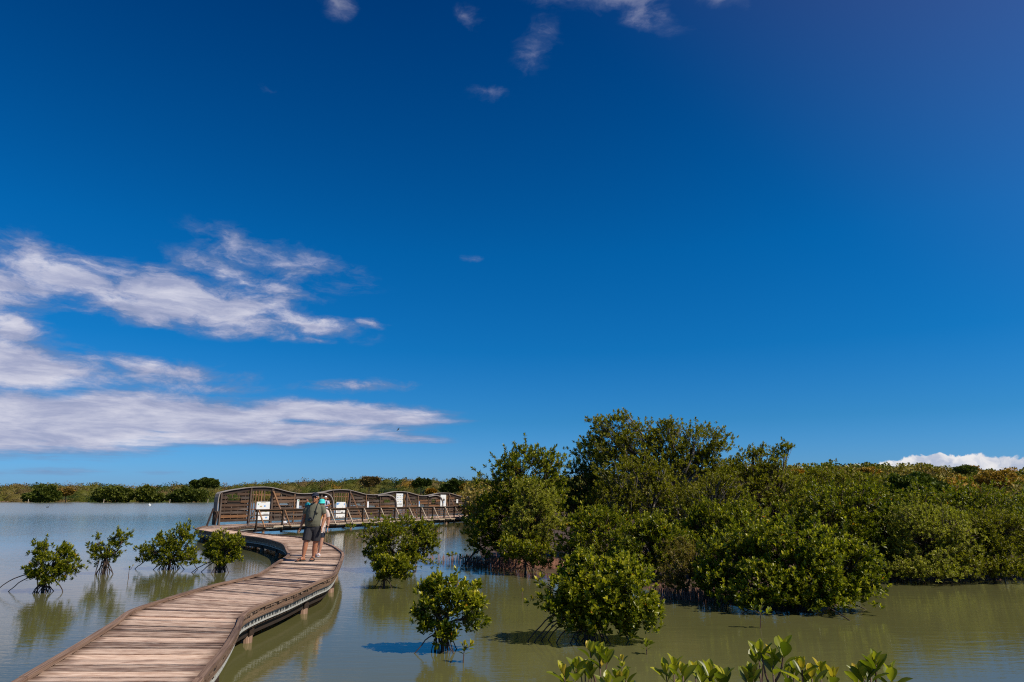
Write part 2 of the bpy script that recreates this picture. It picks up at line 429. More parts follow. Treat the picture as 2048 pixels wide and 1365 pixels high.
# ragged drift of the cloud edges
def vnoise(vec, sc, detail, amp):
    nd = t.n('ShaderNodeTexNoise', i_Scale=sc, i_Detail=detail, i_Roughness=0.6); t.put(nd.inputs['Vector'], vec)
    s1 = t.n('ShaderNodeVectorMath', operation='SUBTRACT'); t.put(s1.inputs[0], nd.outputs['Color']); s1.inputs[1].default_value = (0.5, 0.5, 0.5)
    s2 = t.n('ShaderNodeVectorMath', operation='MULTIPLY'); t.put(s2.inputs[0], s1.outputs[0]); s2.inputs[1].default_value = amp
    s3 = t.n('ShaderNodeVectorMath', operation='ADD'); t.put(s3.inputs[0], vec); t.put(s3.inputs[1], s2.outputs[0])
    return s3.outputs[0]
vw = vnoise(t.mapping(v, (1, 2.2, 1)), 11.0, 8.0, (0.06, 0.06, 0)); vw = t.mapping(vw, (1, 1/2.2, 1))
vw = t.mix(t.math('MULTIPLY_ADD', t.sstep(el, 0.10, 0.26), 0.72, 0.28), v, vw)
def field(vec, clouds):
    out = None
    for (px, py, hw, hh, rot, gain) in clouds:
        a0, e0 = azel(px, py); a1, _ = azel(px+hw, py); a2, _ = azel(px-hw, py); _, e1 = azel(px, py-hh); _, e2 = azel(px, py+hh)
        mp = t.mapping(vec, ((a1-a2)/2, (e1-e2)/2, 1), (a0, e0, 0), (0, 0, math.radians(-rot)), 'TEXTURE')
        g = t.n('ShaderNodeTexGradient', gradient_type='SPHERICAL'); t.put(g.inputs[0], mp)
        f = t.math('MULTIPLY', g.outputs[1], gain)
        out = f if out is None else t.math('MAXIMUM', out, f)
    return out
SOFT = [(-60, 560, 320, 75, 0, 1.0), (150, 555, 330, 85, 8, 0.95), (400, 605, 330, 78, 6, 1.25), (270, 618, 200, 45, 2, 1.0), (600, 645, 190, 36, 9, 0.95), (560, 520, 250, 62, 10, 0.8), (480, 560, 240, 60, 10, 0.62),
        (30, 660, 130, 55, 0, 0.8), (745, 650, 50, 16, 5, 0.6), (640, 682, 70, 14, 0, 0.5),
        (40, 735, 330, 75, 0, 1.3), (330, 742, 260, 42, 2, 0.8), (720, 772, 190, 22, -3, 0.62), (420, 775, 200, 30, 0, 0.55), 
        (0, 842, 620, 92, 0, 1.7), (330, 832, 460, 66, 2, 1.45), (540, 866, 440, 38, -2, 1.4), (690, 828, 320, 38, 2, 1.35), (780, 870, 160, 22, 4, 0.85),
        (100, 945, 220, 14, -2, 0.55), (90, 920, 130, 14, 3, 0.5), (330, 945, 120, 9, 0, 0.45), 
        (1190, -20, 230, 60, 4, 1.0), (1290, 25, 110, 50, 20, 0.75), (1075, 95, 75, 62, -35, 0.72), (968, 186, 60, 26, 5, 0.72), (945, 42, 50, 40, 30, 0.6), (675, 8, 60, 38, 0, 0.62),
        (1450, -5, 110, 40, 5, 0.75), (945, 517, 40, 12, 0, 0.42), (530, 182, 40, 16, 10, 0.42)]
fs = field(vw, SOFT)
n1 = t.noise(t.mapping(vw, (13, 30, 1)), 1.0, 10.0, 0.64, 0.25)
n1s = t.noise(t.mapping(vw, (5, 85, 1)), 1.0, 8.0, 0.62, 0.2)
low = t.sstep(el, 0.17, 0.08)
n1 = t.math('ADD', t.math('MULTIPLY', n1, t.math('MULTIPLY_ADD', low, -0.65, 1.0)), t.math('MULTIPLY', n1s, t.math('MULTIPLY', low, 0.65)))
dens = t.math('MULTIPLY_ADD', t.math('SUBTRACT', n1, 0.5), 1.9, t.math('MULTIPLY', fs, 1.0))
dens = t.math('MULTIPLY', t.sstep(dens, 0.08, 0.86), t.sstep(fs, 0.0, 0.26))
n2 = t.noise(t.mapping(vw, (9, 46, 1)), 1.0, 9.0, 0.62, 0.3)
shade = t.ramp(t.math('MULTIPLY_ADD', t.math('SUBTRACT', n2, 0.5), 1.3, t.math('MULTIPLY', dens, 0.62)), [(0.22, (1.9, 2.5, 4.2)), (0.52, (3.9, 4.15, 5.8)), (0.84, (7.2, 7.1, 8.0))])
thin = t.math('MULTIPLY', dens, t.sstep(el, 0.62, 0.30)) if False else dens
hi_dim = t.math('MULTIPLY_ADD', t.sstep(el, 0.18, 0.60), -0.72, 1.0)
col = t.mix(t.math('MULTIPLY', t.math('MULTIPLY', dens, 0.95), hi_dim), skyc, shade)
# heaped white cloud low on the right
CUM = [(1740, 955, 120, 34, 0, 0.9), (1790, 957, 150, 42, 0, 1.0), (1880, 952, 170, 50, 0, 1.2), (1925, 947, 110, 48, 0, 1.2), (2030, 955, 160, 46, 0, 1.1), (2180, 960, 190, 40, 0, 1.0), (1490, 950, 130, 32, 0, 0.75), (1600, 957, 120, 26, 0, 0.75)]
vc = vnoise(vnoise(v, 24.0, 2.0, (0.035, 0.022, 0)), 62.0, 6.0, (0.026, 0.018, 0))
fc = field(vc, CUM)
cd = t.sstep(fc, 0.16, 0.26)
n3 = t.noise(vc, 34.0, 6.0, 0.6)
ccol = t.ramp(t.math('MULTIPLY_ADD', t.math('SUBTRACT', 0.5, fc), 0.25, n3), [(0.36, (4.4, 5.0, 6.4)), (0.60, (8.3, 8.2, 8.3))])
col = t.mix(cd, col, ccol)
bg = t.n('ShaderNodeBackground', i_Color=col, i_Strength=0.1)
t.n('ShaderNodeOutputWorld', i_Surface=bg.outputs[0])
SC.view_settings.view_transform = 'Standard'; SC.view_settings.look = 'None'
SC.view_settings.exposure = 0.0; SC.view_settings.gamma = 1.0
SC.cycles.max_bounces = 6; SC.cycles.diffuse_bounces = 2; SC.cycles.glossy_bounces = 3; SC.cycles.transmission_bounces = 3
SC.cycles.use_denoising = False; SC.cycles.filter_width = 1.15; SC.cycles.use_adaptive_sampling = False; SC.cycles.sample_clamp_indirect = 4.0; SC.cycles.caustics_reflective = False; SC.cycles.caustics_refractive = False

# ------------------------------------------------------------------ ground and water
def sheet(name, outline, z, mat, kind='structure', cell=None):
    b = MB(); b.v = [(x, y, z) for x, y in outline]; b.f = [tuple(range(len(outline)))]; b.g = b.v[:]; b.var = [0.5]*len(b.v)
    return tag(b.build(name, mat), kind=kind)
sheet('ground', [(-3000, -3000), (3000, -3000), (3000, 3000), (-3000, 3000)], -1.2, M['mud'])
m, t = new_mat('lagoon_water')
pos = t.n('ShaderNodeNewGeometry').outputs['Position']
w1 = t.noise(t.mapping(pos, (0.75, 2.6, 1), rot=(0, 0, math.radians(8))), 1.6, 4.0, 0.6, 0.4)
w2 = t.noise(t.mapping(pos, (2.2, 6.5, 1), rot=(0, 0, math.radians(-6))), 2.4, 3.0, 0.6)
w3 = t.noise(t.mapping(pos, (0.035, 0.05, 1)), 1.0, 3.0, 0.55)
sp = t.n('ShaderNodeSeparateXYZ', i_Vector=pos)
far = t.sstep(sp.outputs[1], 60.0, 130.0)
calm = t.sstep(w3, 0.36, 0.62)
amt = t.math('MULTIPLY_ADD', calm, 0.5, 0.35)
h = t.math('MULTIPLY_ADD', w2, 0.35, w1)
bump = t.n('ShaderNodeBump', i_Distance=0.022, i_Height=h, i_Strength=t.math('MULTIPLY_ADD', far, 0.7, t.math('MULTIPLY', amt, 0.34)))
silt = t.noise(t.mapping(pos, (0.11, 0.16, 1)), 1.0, 4.0, 0.55)
wc = t.ramp(silt, [(0.3, (0.104, 0.101, 0.034)), (0.7, (0.136, 0.130, 0.050))])
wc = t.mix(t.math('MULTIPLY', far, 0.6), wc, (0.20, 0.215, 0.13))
p = t.n('ShaderNodeBsdfPrincipled', i_Base_Color=wc, i_Roughness=t.math('MULTIPLY_ADD', far, 0.12, 0.035), i_IOR=1.40, i_Normal=bump.outputs[0])
p.inputs['Specular IOR Level'].default_value = 0.5
t.n('ShaderNodeOutputMaterial', i_Surface=p.outputs[0])
M['water'] = m
sheet('water', [(-1400, -60), (1400, -60), (1400, 1000), (-1400, 1000)], 0.0, m)

def land(name, rows, mat):
    """rows: list of polylines (same length) from the waterline inland, (x, y, z)."""
    n = len(rows[0]); b = MB()
    for r_ in rows: b.v += r_
    b.g = b.v[:]; b.var = [0.5]*len(b.v)
    for i in range(len(rows)-1):
        for k in range(n-1): b.f.append((i*n+k, i*n+k+1, (i+1)*n+k+1, (i+1)*n+k))
    return tag(b.build(name, mat, None, True), kind='structure')

# mud bank on the right, under the mangroves
shore = [(-3.6, 72), (-3.0, 50), (-2.4, 33), (-1.7, 25.5), (-1.0, 21.9), (0.4, 20.7), (1.8, 19.4), (2.9, 16.6), (3.9, 15.4), (4.4, 13.5), (5.4, 12.9), (6.3, 13.6), (7.6, 18.3), (14.5, 18.7), (20, 18.5), (34, 18), (60, 12), (120, 0)]
inl = [(2, 110), (4, 75), (4, 50), (3, 34), (3.2, 28), (4, 26), (5, 24), (5.5, 22), (6.2, 20), (7, 20), (8, 21), (9.5, 23), (12, 24), (16, 24), (22, 24), (38, 25), (70, 25), (140, 20)]
far_ = [(20, 300), (30, 280), (40, 260), (50, 250), (60, 250), (70, 250), (80, 250), (90, 250), (100, 250), (110, 250), (120, 250), (130, 250), (150, 250), (170, 250), (190, 240), (220, 230), (260, 200), (360, 150)]
mid = [((a[0]*2+b[0])/3, (a[1]*2+b[1])/3) for a, b in zip(inl, far_)]
land('mud_bank', [[(x, y, -0.25) for x, y in shore], [(x*0.85+a*0.15, y*0.85+b_*0.15, 0.06) for (x, y), (a, b_) in zip(shore, inl)],
                  [(x, y, 0.18) for x, y in inl], [(x, y, 0.9) for x, y in mid], [(x, y, 1.2) for x, y in far_]], M['mud'])

# far shore of the lagoon
FSH = [(-500, 1004.6), (0, 1004.8), (440, 1005.0), (700, 1006.5), (960, 1009.0), (1300, 1011), (2300, 1011)]
def farD(px):
    for (a, ya), (b_, yb) in zip(FSH, FSH[1:]):
        if px <= b_: y = ya+(yb-ya)*(px-a)/(b_-a); break
    return CAMZ*F/(y-HZ)
pxs = list(range(-500, 1301, 50))
r0 = [atd(x, HZ, farD(x)) for x in pxs]
land('far_bank', [[(q.x*1.012, q.y*1.012, -0.4) for q in r0], [(q.x*1.05, q.y*1.05, 0.5) for q in r0], [(q.x*1.12, q.y*1.12, 2.0) for q in r0], [(q.x*1.7, q.y*1.7, 5.0) for q in r0], [(q.x*3.2, q.y*3.2, 2.0) for q in r0]], M['sand'])

# ------------------------------------------------------------------ far woods
def interp(tab, x):
    return float(np.interp(x, [a for a, _ in tab], [b for _, b in tab]))
SKYL = [(-500, 968), (0, 968), (60, 968), (120, 970), (160, 966), (200, 970), (300, 970), (345, 968), (400, 968), (440, 971), (500, 965), (600, 961), (660, 958), (700, 956), (745, 955), (780, 959), (830, 957), (880, 960), (960, 959), (1150, 955), (1400, 950)]
ico = None
def crown_cloud(c, R, n, size, seed, tone, lumps=1.0):
    r = np.random.default_rng(seed)
    d = nrm(r.normal(size=(n, 3))+np.array([0, 0, 0.35]))
    rad = 1-0.26*r.random(n)**1.5
    lump = 0.88+0.18*lumps*(np.sin(d[:, 0]*6+seed)*np.cos(d[:, 2]*5+seed*2)+0.6*np.sin(d[:, 1]*9+seed)*np.sin(d[:, 0]*8+d[:, 2]*7))
    P = c+d*R*(rad*lump)[:, None]
    D = nrm(d*0.8+r.normal(0, 0.55, (n, 3))+np.array([0, 0, 0.4])); N = nrm(d+r.normal(0, 0.5, (n, 3))+np.array([0, 0, 0.4]))
    Ls = size*r.uniform(0.6, 1.3, n)
    var = np.clip(0.45+r.normal(0, 0.2, n), 0, 1)
    tn = np.clip(tone+r.normal(0, 0.035, n), 0, 1)
    return P, D, N, Ls, Ls*1.25, var, tn
def core_cloud(c, R, tone):
    """closed inner body of a crown, toned dark as shade behind the leaves."""
    u = np.linspace(0, 2*np.pi, 9)[:-1]; vv = np.linspace(-0.9, 1.45, 5)
    V = np.array([[math.cos(a)*math.cos(b_), math.sin(a)*math.cos(b_), math.sin(b_)] for b_ in vv for a in u])*R*0.74+c
    f = np.array([[i*8+k, i*8+(k+1) % 8, (i+1)*8+(k+1) % 8, (i+1)*8+k] for i in range(4) for k in range(8)])
    return V, f
FT = [(0.0, (0.030, 0.048, 0.007)), (0.2, (0.058, 0.080, 0.009)), (0.4, (0.115, 0.118, 0.012)), (0.6, (0.165, 0.135, 0.022)), (0.76, (0.165, 0.110, 0.045)), (0.9, (0.30, 0.175, 0.016)), (1.0, (0.36, 0.16, 0.014))]
M['farwood'] = leafmat('far_woodland_leaf', [(0.0, (0.5, 0.51, 0.52)), (1.0, (1.5, 1.47, 1.35))], 0.6, 0.12, 0.2, tone=FT)
def wood_mesh(name, crowns, parent=None, mat=None):
    """crowns: (centre, radii, n, size, tone)"""
    acc = []; Vc, Fc, Tc, off = [], [], [], 0
    for i, (c, R, n, size, tone) in enumerate(crowns):
        c = np.array(c, float); R = np.array(R, float)
        acc.append(crown_cloud(c, R, n, size, int(rng.integers(1e6)), tone))
        V, f = core_cloud(c, R, tone); Vc.append(V); Fc.append(f+off); off += len(V); Tc.append(np.full(len(V), tone))
    P, D, N, Ls, Ws, var, tn = [np.concatenate([a[k] for a in acc]) for k in range(7)]
    V, fc, vv = leaf_arrays(P, D, N, Ls, Ws, var, KITE)
    tv = np.repeat(tn, 4); Vc = np.concatenate(Vc); Fc = np.concatenate(Fc)+len(V); Tc = np.concatenate(Tc)
    V = np.concatenate([V, Vc]); fc = fc+[Fc]
    return np_mesh(name, V, fc, mat or M['wood'], parent, {'var': np.concatenate([vv, np.full(len(Vc), 0.2)]), 'tone': np.concatenate([tv, Tc])})  # cores coloured darker than the leaves, painting shade into the crown gaps

cr = []
for row, (fd, k, gap) in enumerate([(1.02, 0.0, 24), (1.06, 0.33, 21), (1.14, 0.62, 20), (1.26, 0.85, 19), (1.42, 1.0, 18)]):
    x = -330.0+row*9
    while x < 1180:
        D = farD(x)*fd*random.uniform(0.99, 1.03); s = F/D
        wpx = random.uniform(18, 36)*(1.0 if D > 300 else 1.3); yw = HZ+CAMZ*F/farD(x)
        ytop = yw-10+(interp(SKYL, x)-(yw-10))*k+random.uniform(-3.0, 4.0)
        ztop = CAMZ+(HZ-ytop)/s; rx = wpx/s; rz = max(rx*0.66, 1.6)+random.uniform(0, 0.8)
        if row == 0: rz = max(rz, (ztop+0.8)/1.7)
        p = atd(x, HZ, D)
        tone = random.choice([0.10, 0.2, 0.3, 0.36, 0.44, 0.5, 0.56, 0.64, 0.72, 0.76] if x < 780 else [0.08, 0.2, 0.3, 0.4, 0.5, 0.56, 0.62, 0.70])
        if random.random() < (0.025 if x < 780 else 0.10): tone = random.uniform(0.80, 0.89)
        if row == 0 and -100 < x < 40: rz *= 0.6; ztop -= 2.5; tone = 0.76
        cr.append(((p.x, p.y, ztop-rz), (rx, rx*0.9, rz), 640, 1.9/s, tone))
        x += gap*random.uniform(0.7, 1.25)
far_wood = tag(wood_mesh('far_wood', cr, None, M['farwood']), 'low scrubby woodland lining the far shore of the lagoon', 'woodland', kind='stuff')

def far_tree(name, label, cat, blobs, D, tone, group=None, n=2600, size=1.05, trunk=True):
    base = atd(blobs[0][0], HZ, D); base.z = 0.5
    e = empty(name, tuple(base), label, cat, group)
    cc = []
    for (px, py, hw, hh) in blobs:
        c, R = lobe_px(px, py, hw, hh, D); cc.append((c, R, int(n*hw*hh/(blobs[0][2]*blobs[0][3]))+150, size, tone))
    wood_mesh('crown', cc, e, M['farwood'] if D > 150 else None)
    b = MB(); top = Vector(cc[0][0])
    b.tube([tuple(base-Vector((0, 0, 0.6))), tuple((base+top)/2), tuple(top)], [0.3, 0.22, 0.12], 6)
    b.build('trunk', M['bark'], e, True)
G = 'round mangrove trees on the far shore'
far_tree('mangrove_tree', 'dark green spreading tree at the far waterline, leftmost of the dark ones', 'tree', [(92, 988, 20, 16), (70, 995, 24, 9), (106, 993, 16, 10)], 396, 0.25, G)
far_tree('mangrove_tree', 'widest rounded green tree at the far waterline, left of the boardwalk', 'tree', [(225, 989, 32, 17), (205, 993, 22, 12), (248, 991, 20, 14)], 396, 0.29, G)
far_tree('mangrove_tree', 'narrow rounded green tree at the far waterline between two wider ones', 'tree', [(292, 989, 19, 16), (312, 996, 18, 8)], 396, 0.31, G)
far_tree('mangrove_tree', 'dark rounded tree at the far waterline, nearest the end of the wooden wall', 'tree', [(372, 990, 28, 15), (350, 996, 20, 9), (396, 992, 18, 12)], 396, 0.26, G)
far_tree('tall_tree', 'tallest dark tree standing above the far woodland left of the wooden wall', 'tree', [(414, 966, 18, 8), (392, 969, 12, 7), (428, 968, 10, 7)], 430, 0.2)
far_tree('flowering_tree', 'orange yellow tinged tree in the far woodland between green trees', 'tree', [(132, 984, 16, 7)], 405, 0.84, size=0.9)
far_tree('brown_tree', 'brownish domed tree rising highest above the wooden wall', 'tree', [(738, 964, 16, 9), (752, 962, 8, 6)], 330, 0.76, size=0.8)
far_tree('feathery_tree', 'dark feathery tree on the skyline above the right half of the wooden wall', 'tree', [(842, 966, 11, 8), (855, 966, 8, 6), (832, 969, 7, 5)], 280, 0.14, size=0.7, n=1300)
far_tree('dark_tree', 'dark green tree with broad crown behind the right end of the wooden wall', 'tree', [(910, 972, 20, 12), (895, 978, 16, 9)], 200, 0.17, size=0.55)
far_tree('flowering_tree', 'rust orange tree behind the right end of the wooden wall', 'tree', [(934, 978, 12, 8)], 180, 0.95, size=0.5)
far_tree('flowering_tree', 'small orange crown just above the dip in the wooden wall', 'tree', [(862, 984, 10, 5)], 190, 0.93, size=0.5)

# right woodland rising behind the mangroves
SKYR = [(900, 965), (1400, 938), (1460, 934), (1560, 930), (1600, 926), (1640, 930), (1700, 927), (1800, 929), (1900, 933), (2048, 939), (2300, 945)]
cr = []
for row, (D0, k) in enumerate([(26, 0.16), (31, 0.34), (38, 0.52), (48, 0.68), (60, 0.82), (76, 0.93), (95, 1.0)]):
    x = 1390.0 if row else 1720.0
    if row > 3: x = 960.0
    while x < 2260:
        D = D0*random.uniform(0.95, 1.06); s = F/D
        rx = random.uniform(1.1, 1.9)*(0.8+D0/130); rz = rx*random.uniform(0.62, 0.8)
        ytop = 1040+(interp(SKYR, x)-1040)*k+random.uniform(-2, 9-row*0.6)
        ztop = CAMZ+(HZ-ytop)/s; p = atd(x, HZ, D)
        tone = random.choice([0.22, 0.3, 0.36, 0.4, 0.45, 0.5, 0.58])
        if row >= 3: tone = random.choice([0.3, 0.4, 0.48, 0.56, 0.6, 0.66, 0.7])
        if random.random() < 0.06 and row > 2: tone = random.uniform(0.82, 0.92)
        cr.append(((p.x, p.y, ztop-rz), (rx, rx, rz), 1000 if row < 3 else 760, (0.15+0.0022*D0)*0.78, tone))
        x += rx*s*random.uniform(0.8, 1.25)
tag(wood_mesh('right_wood', cr), 'dense olive woodland rising behind the mangroves on the right', 'woodland', kind='stuff')
def mid_tree(name, label, blobs, D, tone, size=0.2, n=1500, cat='tree', group=None):
    far_tree(name, label, cat, blobs, D, tone, group, n*2, size*0.75)
mid_tree('dark_tree', 'large dark green rounded crown in the middle of the right woodland', [(1820, 985, 62, 38), (1770, 1000, 50, 34), (1860, 995, 55, 34)], 30, 0.17, 0.17, 2200)
mid_tree('flowering_tree', 'orange brown flowering tree high in the right woodland, left of the dark crown', [(1738, 946, 22, 10)], 62, 0.88, 0.22, 700)
mid_tree('flowering_tree', 'orange brown flowering tree high in the right woodland, near the picture edge', [(1985, 960, 36, 16), (2010, 954, 22, 12)], 55, 0.84, 0.22, 900)
mid_tree('dark_tree', 'dark green crown on the right skyline below the white cloud', [(1930, 941, 26, 9)], 85, 0.15, 0.25, 700)
mid_tree('flowering_tree', 'small orange crown low on the skyline just right of the upright shoots', [(1598, 949, 16, 8)], 60, 0.93, 0.22, 500)

# stakes, birds and a float on the lagoon
for i, (px, lab) in enumerate([(57, 'thin pale stake in the water at the far shore, leftmost of the stakes'), (208, 'pale stake in the far water in front of the widest rounded tree'),
                               (340, 'pale stake in the far water between two dark trees'), (416, 'pale stake in the far water closest to the wooden wall')]):
    b = MB(); p = onz(px, 1006.2); p = atd(px, HZ, 372)
    b.tube([(p.x, p.y, -0.5), (p.x+0.05, p.y, 0.9), (p.x+0.1, p.y, 1.7)], [0.2, 0.19, 0.16], 7)
    b.tube([(p.x+0.1, p.y, 1.7), (p.x+0.1, p.y, 1.86)], [0.22, 0.14], 7)
    tag(b.build('stake', M['pale']), lab, 'stake', 'stakes along the far shore')
b = MB(); p = onz(299, 1012)
b.ell((p.x, p.y, 0.14), (0.42, 0.42, 0.30), 14, 8); b.tube([(p.x, p.y, 0.4), (p.x, p.y, 0.75)], [0.10, 0.05], 8); b.ell((p.x, p.y, 0.78), (0.09, 0.09, 0.09), 8, 6)
M['white'] = plain('white_paint', (0.82, 0.81, 0.79), 0.5, 0, 6, 0.06)
M['black'] = plain('black_plastic', (0.018, 0.018, 0.02), 0.45, 0, 30, 0.3)
tag(b.build('float', M['white'], None, True), 'small white float out on the lagoon', 'float')
p = onz(95, 1015.5)
M['feather'] = plain('dark_feathers', (0.035, 0.032, 0.03), 0.7, 0, 20, 0.4)
def bird(name, label, loc, parts_fn):
    b = MB(); parts_fn(b, Vector(loc)); o = b.build(name, M['feather'], None, True); return tag(o, label, 'bird')
def swim(b, c):
    b.rings([(c+Vector((x, 0, z)), (0, r*0.9, 0), (0, 0, r)) for x, z, r in ((-0.36, 0.16, 0.02), (-0.25, 0.10, 0.08), (-0.05, 0.06, 0.14), (0.15, 0.07, 0.13), (0.25, 0.12, 0.07))], 10)
    b.tube([c+Vector((0.20, 0, 0.12)), c+Vector((0.27, 0, 0.28)), c+Vector((0.31, 0, 0.40))], [0.06, 0.04, 0.045], 8)
    b.ell(c+Vector((0.34, 0, 0.43)), (0.075, 0.055, 0.055), 8, 6); b.tube([c+Vector((0.39, 0, 0.42)), c+Vector((0.50, 0, 0.40))], [0.025, 0.006], 6)
bird('water_bird', 'dark bird floating on the lagoon at far left', (p.x, p.y, 0), swim)
def fly(b, c):
    ax_ = Vector((0.72, 0.45, -0.50)).normalized(); sx_ = Vector((0.35, 0.0, 0.86)).normalized()
    b.rings([(c+ax_*y, sx_*r, ax_.cross(sx_)*r) for y, r in ((-0.36, 0.02), (-0.2, 0.07), (0, 0.10), (0.16, 0.08), (0.28, 0.05), (0.38, 0.01))], 8)
    for s in (-1, 1):
        up = Vector((0.50, 0.1, 0.80)) if s > 0 else Vector((-0.62, 0, -0.70))
        tip = c+up*0.85-ax_*0.12; el_ = c+up*0.42+ax_*0.05
        b.rings([(c, ax_*0.17, sx_.cross(ax_)*0.02), (el_, ax_*0.15, sx_.cross(ax_)*0.02), (tip, ax_*0.03, sx_.cross(ax_)*0.006)], 8)
pb = atd(796.5, 859, 250)
bird('flying_bird', 'dark bird gliding with tilted wings against the long low cloud', pb, fly)

# ------------------------------------------------------------------ boardwalk
def wpt(px, py): q = onz(px, py, DECKZ); return Vector((q.x, q.y, DECKZ))
WA, WB = wpt(430, 1050.5), wpt(931, 1030.0)          # foot of the wooden wall
NA, NB = wpt(510, 1051.5), wpt(930, 1034.5)          # lagoon edge of the same deck
pairs = [(Vector((-1.9, -0.9, DECKZ)), Vector((-0.35, -0.4, DECKZ))), (Vector((-2.75, 1.0, DECKZ)), Vector((-1.22, 1.1, DECKZ))),
         (Vector((-3.5, 3.4, DECKZ)), Vector((-1.98, 3.4, DECKZ)))]
for l, r in [((40, 1365), (403, 1365)), ((148, 1300), (455, 1300)), ((228, 1250), (480, 1257)), ((262, 1226), (491, 1232)), ((330, 1203), (530, 1212)),
             ((420, 1176), (590, 1189)), ((500, 1157), (640, 1166)), ((527, 1145), (667, 1154)), ((552, 1128), (680, 1133)), ((575, 1113), (687, 1113)),
             ((573, 1104), (682, 1104)), ((567, 1092), (662, 1091.5)), ((554, 1086), (640, 1085)), ((528, 1079), (600, 1076)), ((493, 1074), (530, 1069.5)),
             ((428, 1066.5), (472, 1062)), ((393, 1060.5), (451, 1058.8))]:
    pairs.append((wpt(*l), wpt(*r)))
pairs += [(wpt(394, 1057.5), wpt(452, 1058)), (wpt(412, 1053.5), wpt(466, 1056))]
wl_, nl_ = (WB-WA), (NB-NA)
for k in (0.0, 0.12, 0.25, 0.5, 0.75, 1.0, 1.25, 1.5):
    pairs.append((WA+wl_*(k+0.02), NA+wl_*0+nl_*(k+0.0)))
def catmull(P, m):
    out = []
    for i in range(len(P)-1):
        p0, p1, p2, p3 = P[max(i-1, 0)], P[i], P[i+1], P[min(i+2, len(P)-1)]
        for k in range(m):
            t_ = k/m
            out.append(0.5*((2*p1)+(p2-p0)*t_+(2*p0-5*p1+4*p2-p3)*t_*t_+(3*p1-p0-3*p2+p3)*t_**3))
    out.append(P[-1]); return out
LE, RE = catmull([a for a, _ in pairs], 6), catmull([b_ for _, b_ in pairs], 6)
# resample to boards
bl = [(LE[0], RE[0])]
for i in range(len(LE)-1):
    d = max((LE[i+1]-LE[i]).length, (RE[i+1]-RE[i]).length); n = max(1, round(d/0.02))
    for k in range(1, n+1):
        bl.append((LE[i].lerp(LE[i+1], k/n), RE[i].lerp(RE[i+1], k/n)))
cum = [0.0]
for a, b_ in zip(bl, bl[1:]): cum.append(cum[-1]+0.5*((b_[0]-a[0]).length+(b_[1]-a[1]).length)*0.5+0.5*max((b_[0]-a[0]).length, (b_[1]-a[1]).length))
mid0 = (NA+WA)/2
bw = empty('boardwalk', (-4.2, 8.0, 0.0), 'long weathered wooden boardwalk winding over the water to the slatted wall', 'boardwalk')
deck = MB(); W0 = 0.138; s = 0.0; total = cum[-1]
arr = np.array(cum)
while s < total-W0:
    i = int(np.searchsorted(arr, s)); wj = W0*random.uniform(0.96, 1.04); j = min(int(np.searchsorted(arr, s+wj-random.choice((0.010, 0.014, 0.018, 0.026, 0.040)))), len(bl)-1)
    (l0, r0_), (l1, r1) = bl[i], bl[j]
    dz = random.gauss(0, 0.003); tl = random.gauss(0, 0.005); th = 0.035
    ax = (r0_-l0).normalized()
    el_, er_ = random.uniform(-0.012, 0.014), random.uniform(-0.012, 0.014)
    wob = random.gauss(0, 0.004)
    A0, A1, B0, B1 = l0-ax*el_, l1-ax*el_+(l1-l0)*wob, r0_+ax*er_, r1+ax*er_-(l1-l0)*wob
    up = lambda p, z: Vector((p.x, p.y, p.z+z))
    va = min(1, max(0.1, random.gauss(0.55, 0.22))); Lp = (r0_-l0).length; b0 = len(deck.v); og = (random.uniform(0, 40), random.uniform(0, 9), random.uniform(0, 9))
    fr_ = (0, 0.05, 0.13+random.uniform(-.04, .06), 0.5, 0.87+random.uniform(-.06, .04), 0.95, 1.0); vm = (0.15, 0.25, 0.9, 1.0, 0.9, 0.25, 0.15); bow = random.gauss(0, 0.003)
    for u, m_ in zip(fr_, vm):
        a_, c_ = A0.lerp(B0, u), A1.lerp(B1, u); zz = dz+bow*4*u*(1-u)
        for p_, z_, k_ in ((a_, zz-th-tl, 0), (c_, zz-th+tl, 1), (c_, zz+tl, 2), (a_, zz-tl, 3)):
            deck.v.append((p_.x, p_.y, p_.z+z_)); deck.g.append((og[0]+u*Lp, og[1]+(0.0, 0.14, 0.14, 0.0)[k_], og[2]+(0, 0, 0.035, 0.035)[k_])); deck.var.append(va*m_)
    for i_ in range(6):
        for k_ in range(4): a_ = b0+i_*4+k_; c_ = b0+i_*4+(k_+1) % 4; deck.f.append((a_, a_+4, c_+4, c_))
    deck.f.append((b0, b0+1, b0+2, b0+3)); deck.f.append((b0+27, b0+26, b0+25, b0+24))
    s += wj
deck.build('deck_planks', M['deck'], bw)

def side_line(P, step=0.25):
    out = [P[0]]; acc = 0
    for a, b_ in zip(P, P[1:]):
        acc += (b_-a).length
        if acc >= step: out.append(b_); acc = 0
    return out
NCUT = len(LE)-6*8           # kerbs stop where the walled stretch begins
for side, P in ((1, LE[6:NCUT]), (-1, RE[6:NCUT])):
    P = side_line(P, 0.22)
    # kerb in lengths butted end to end
    k = 0
    while k < len(P)-1:
        e_ = min(k+random.randint(11, 16), len(P)-1)
        seg = [p.copy() for p in P[k:e_+1]]
        seg[0] = seg[0].lerp(seg[1], 0.04)
        kb = MB(); hz = random.uniform(0.034, 0.042); jz = random.gauss(0, 0.002)
        def prof(i, p, d, side=side, hz=hz, jz=jz):
            q = Vector((d.y, -d.x, 0)).normalized()*side          # towards the deck
            o = p+Vector((0, 0, 0.004+jz))
            return [o-q*0.02, o+q*0.055, o+q*0.055+Vector((0, 0, hz)), o-q*0.02+Vector((0, 0, hz))]
        kb.ribbon(seg, prof, random.uniform(0.3, 0.8)); kb.build('kerb', M['edge'], bw)
        k = e_
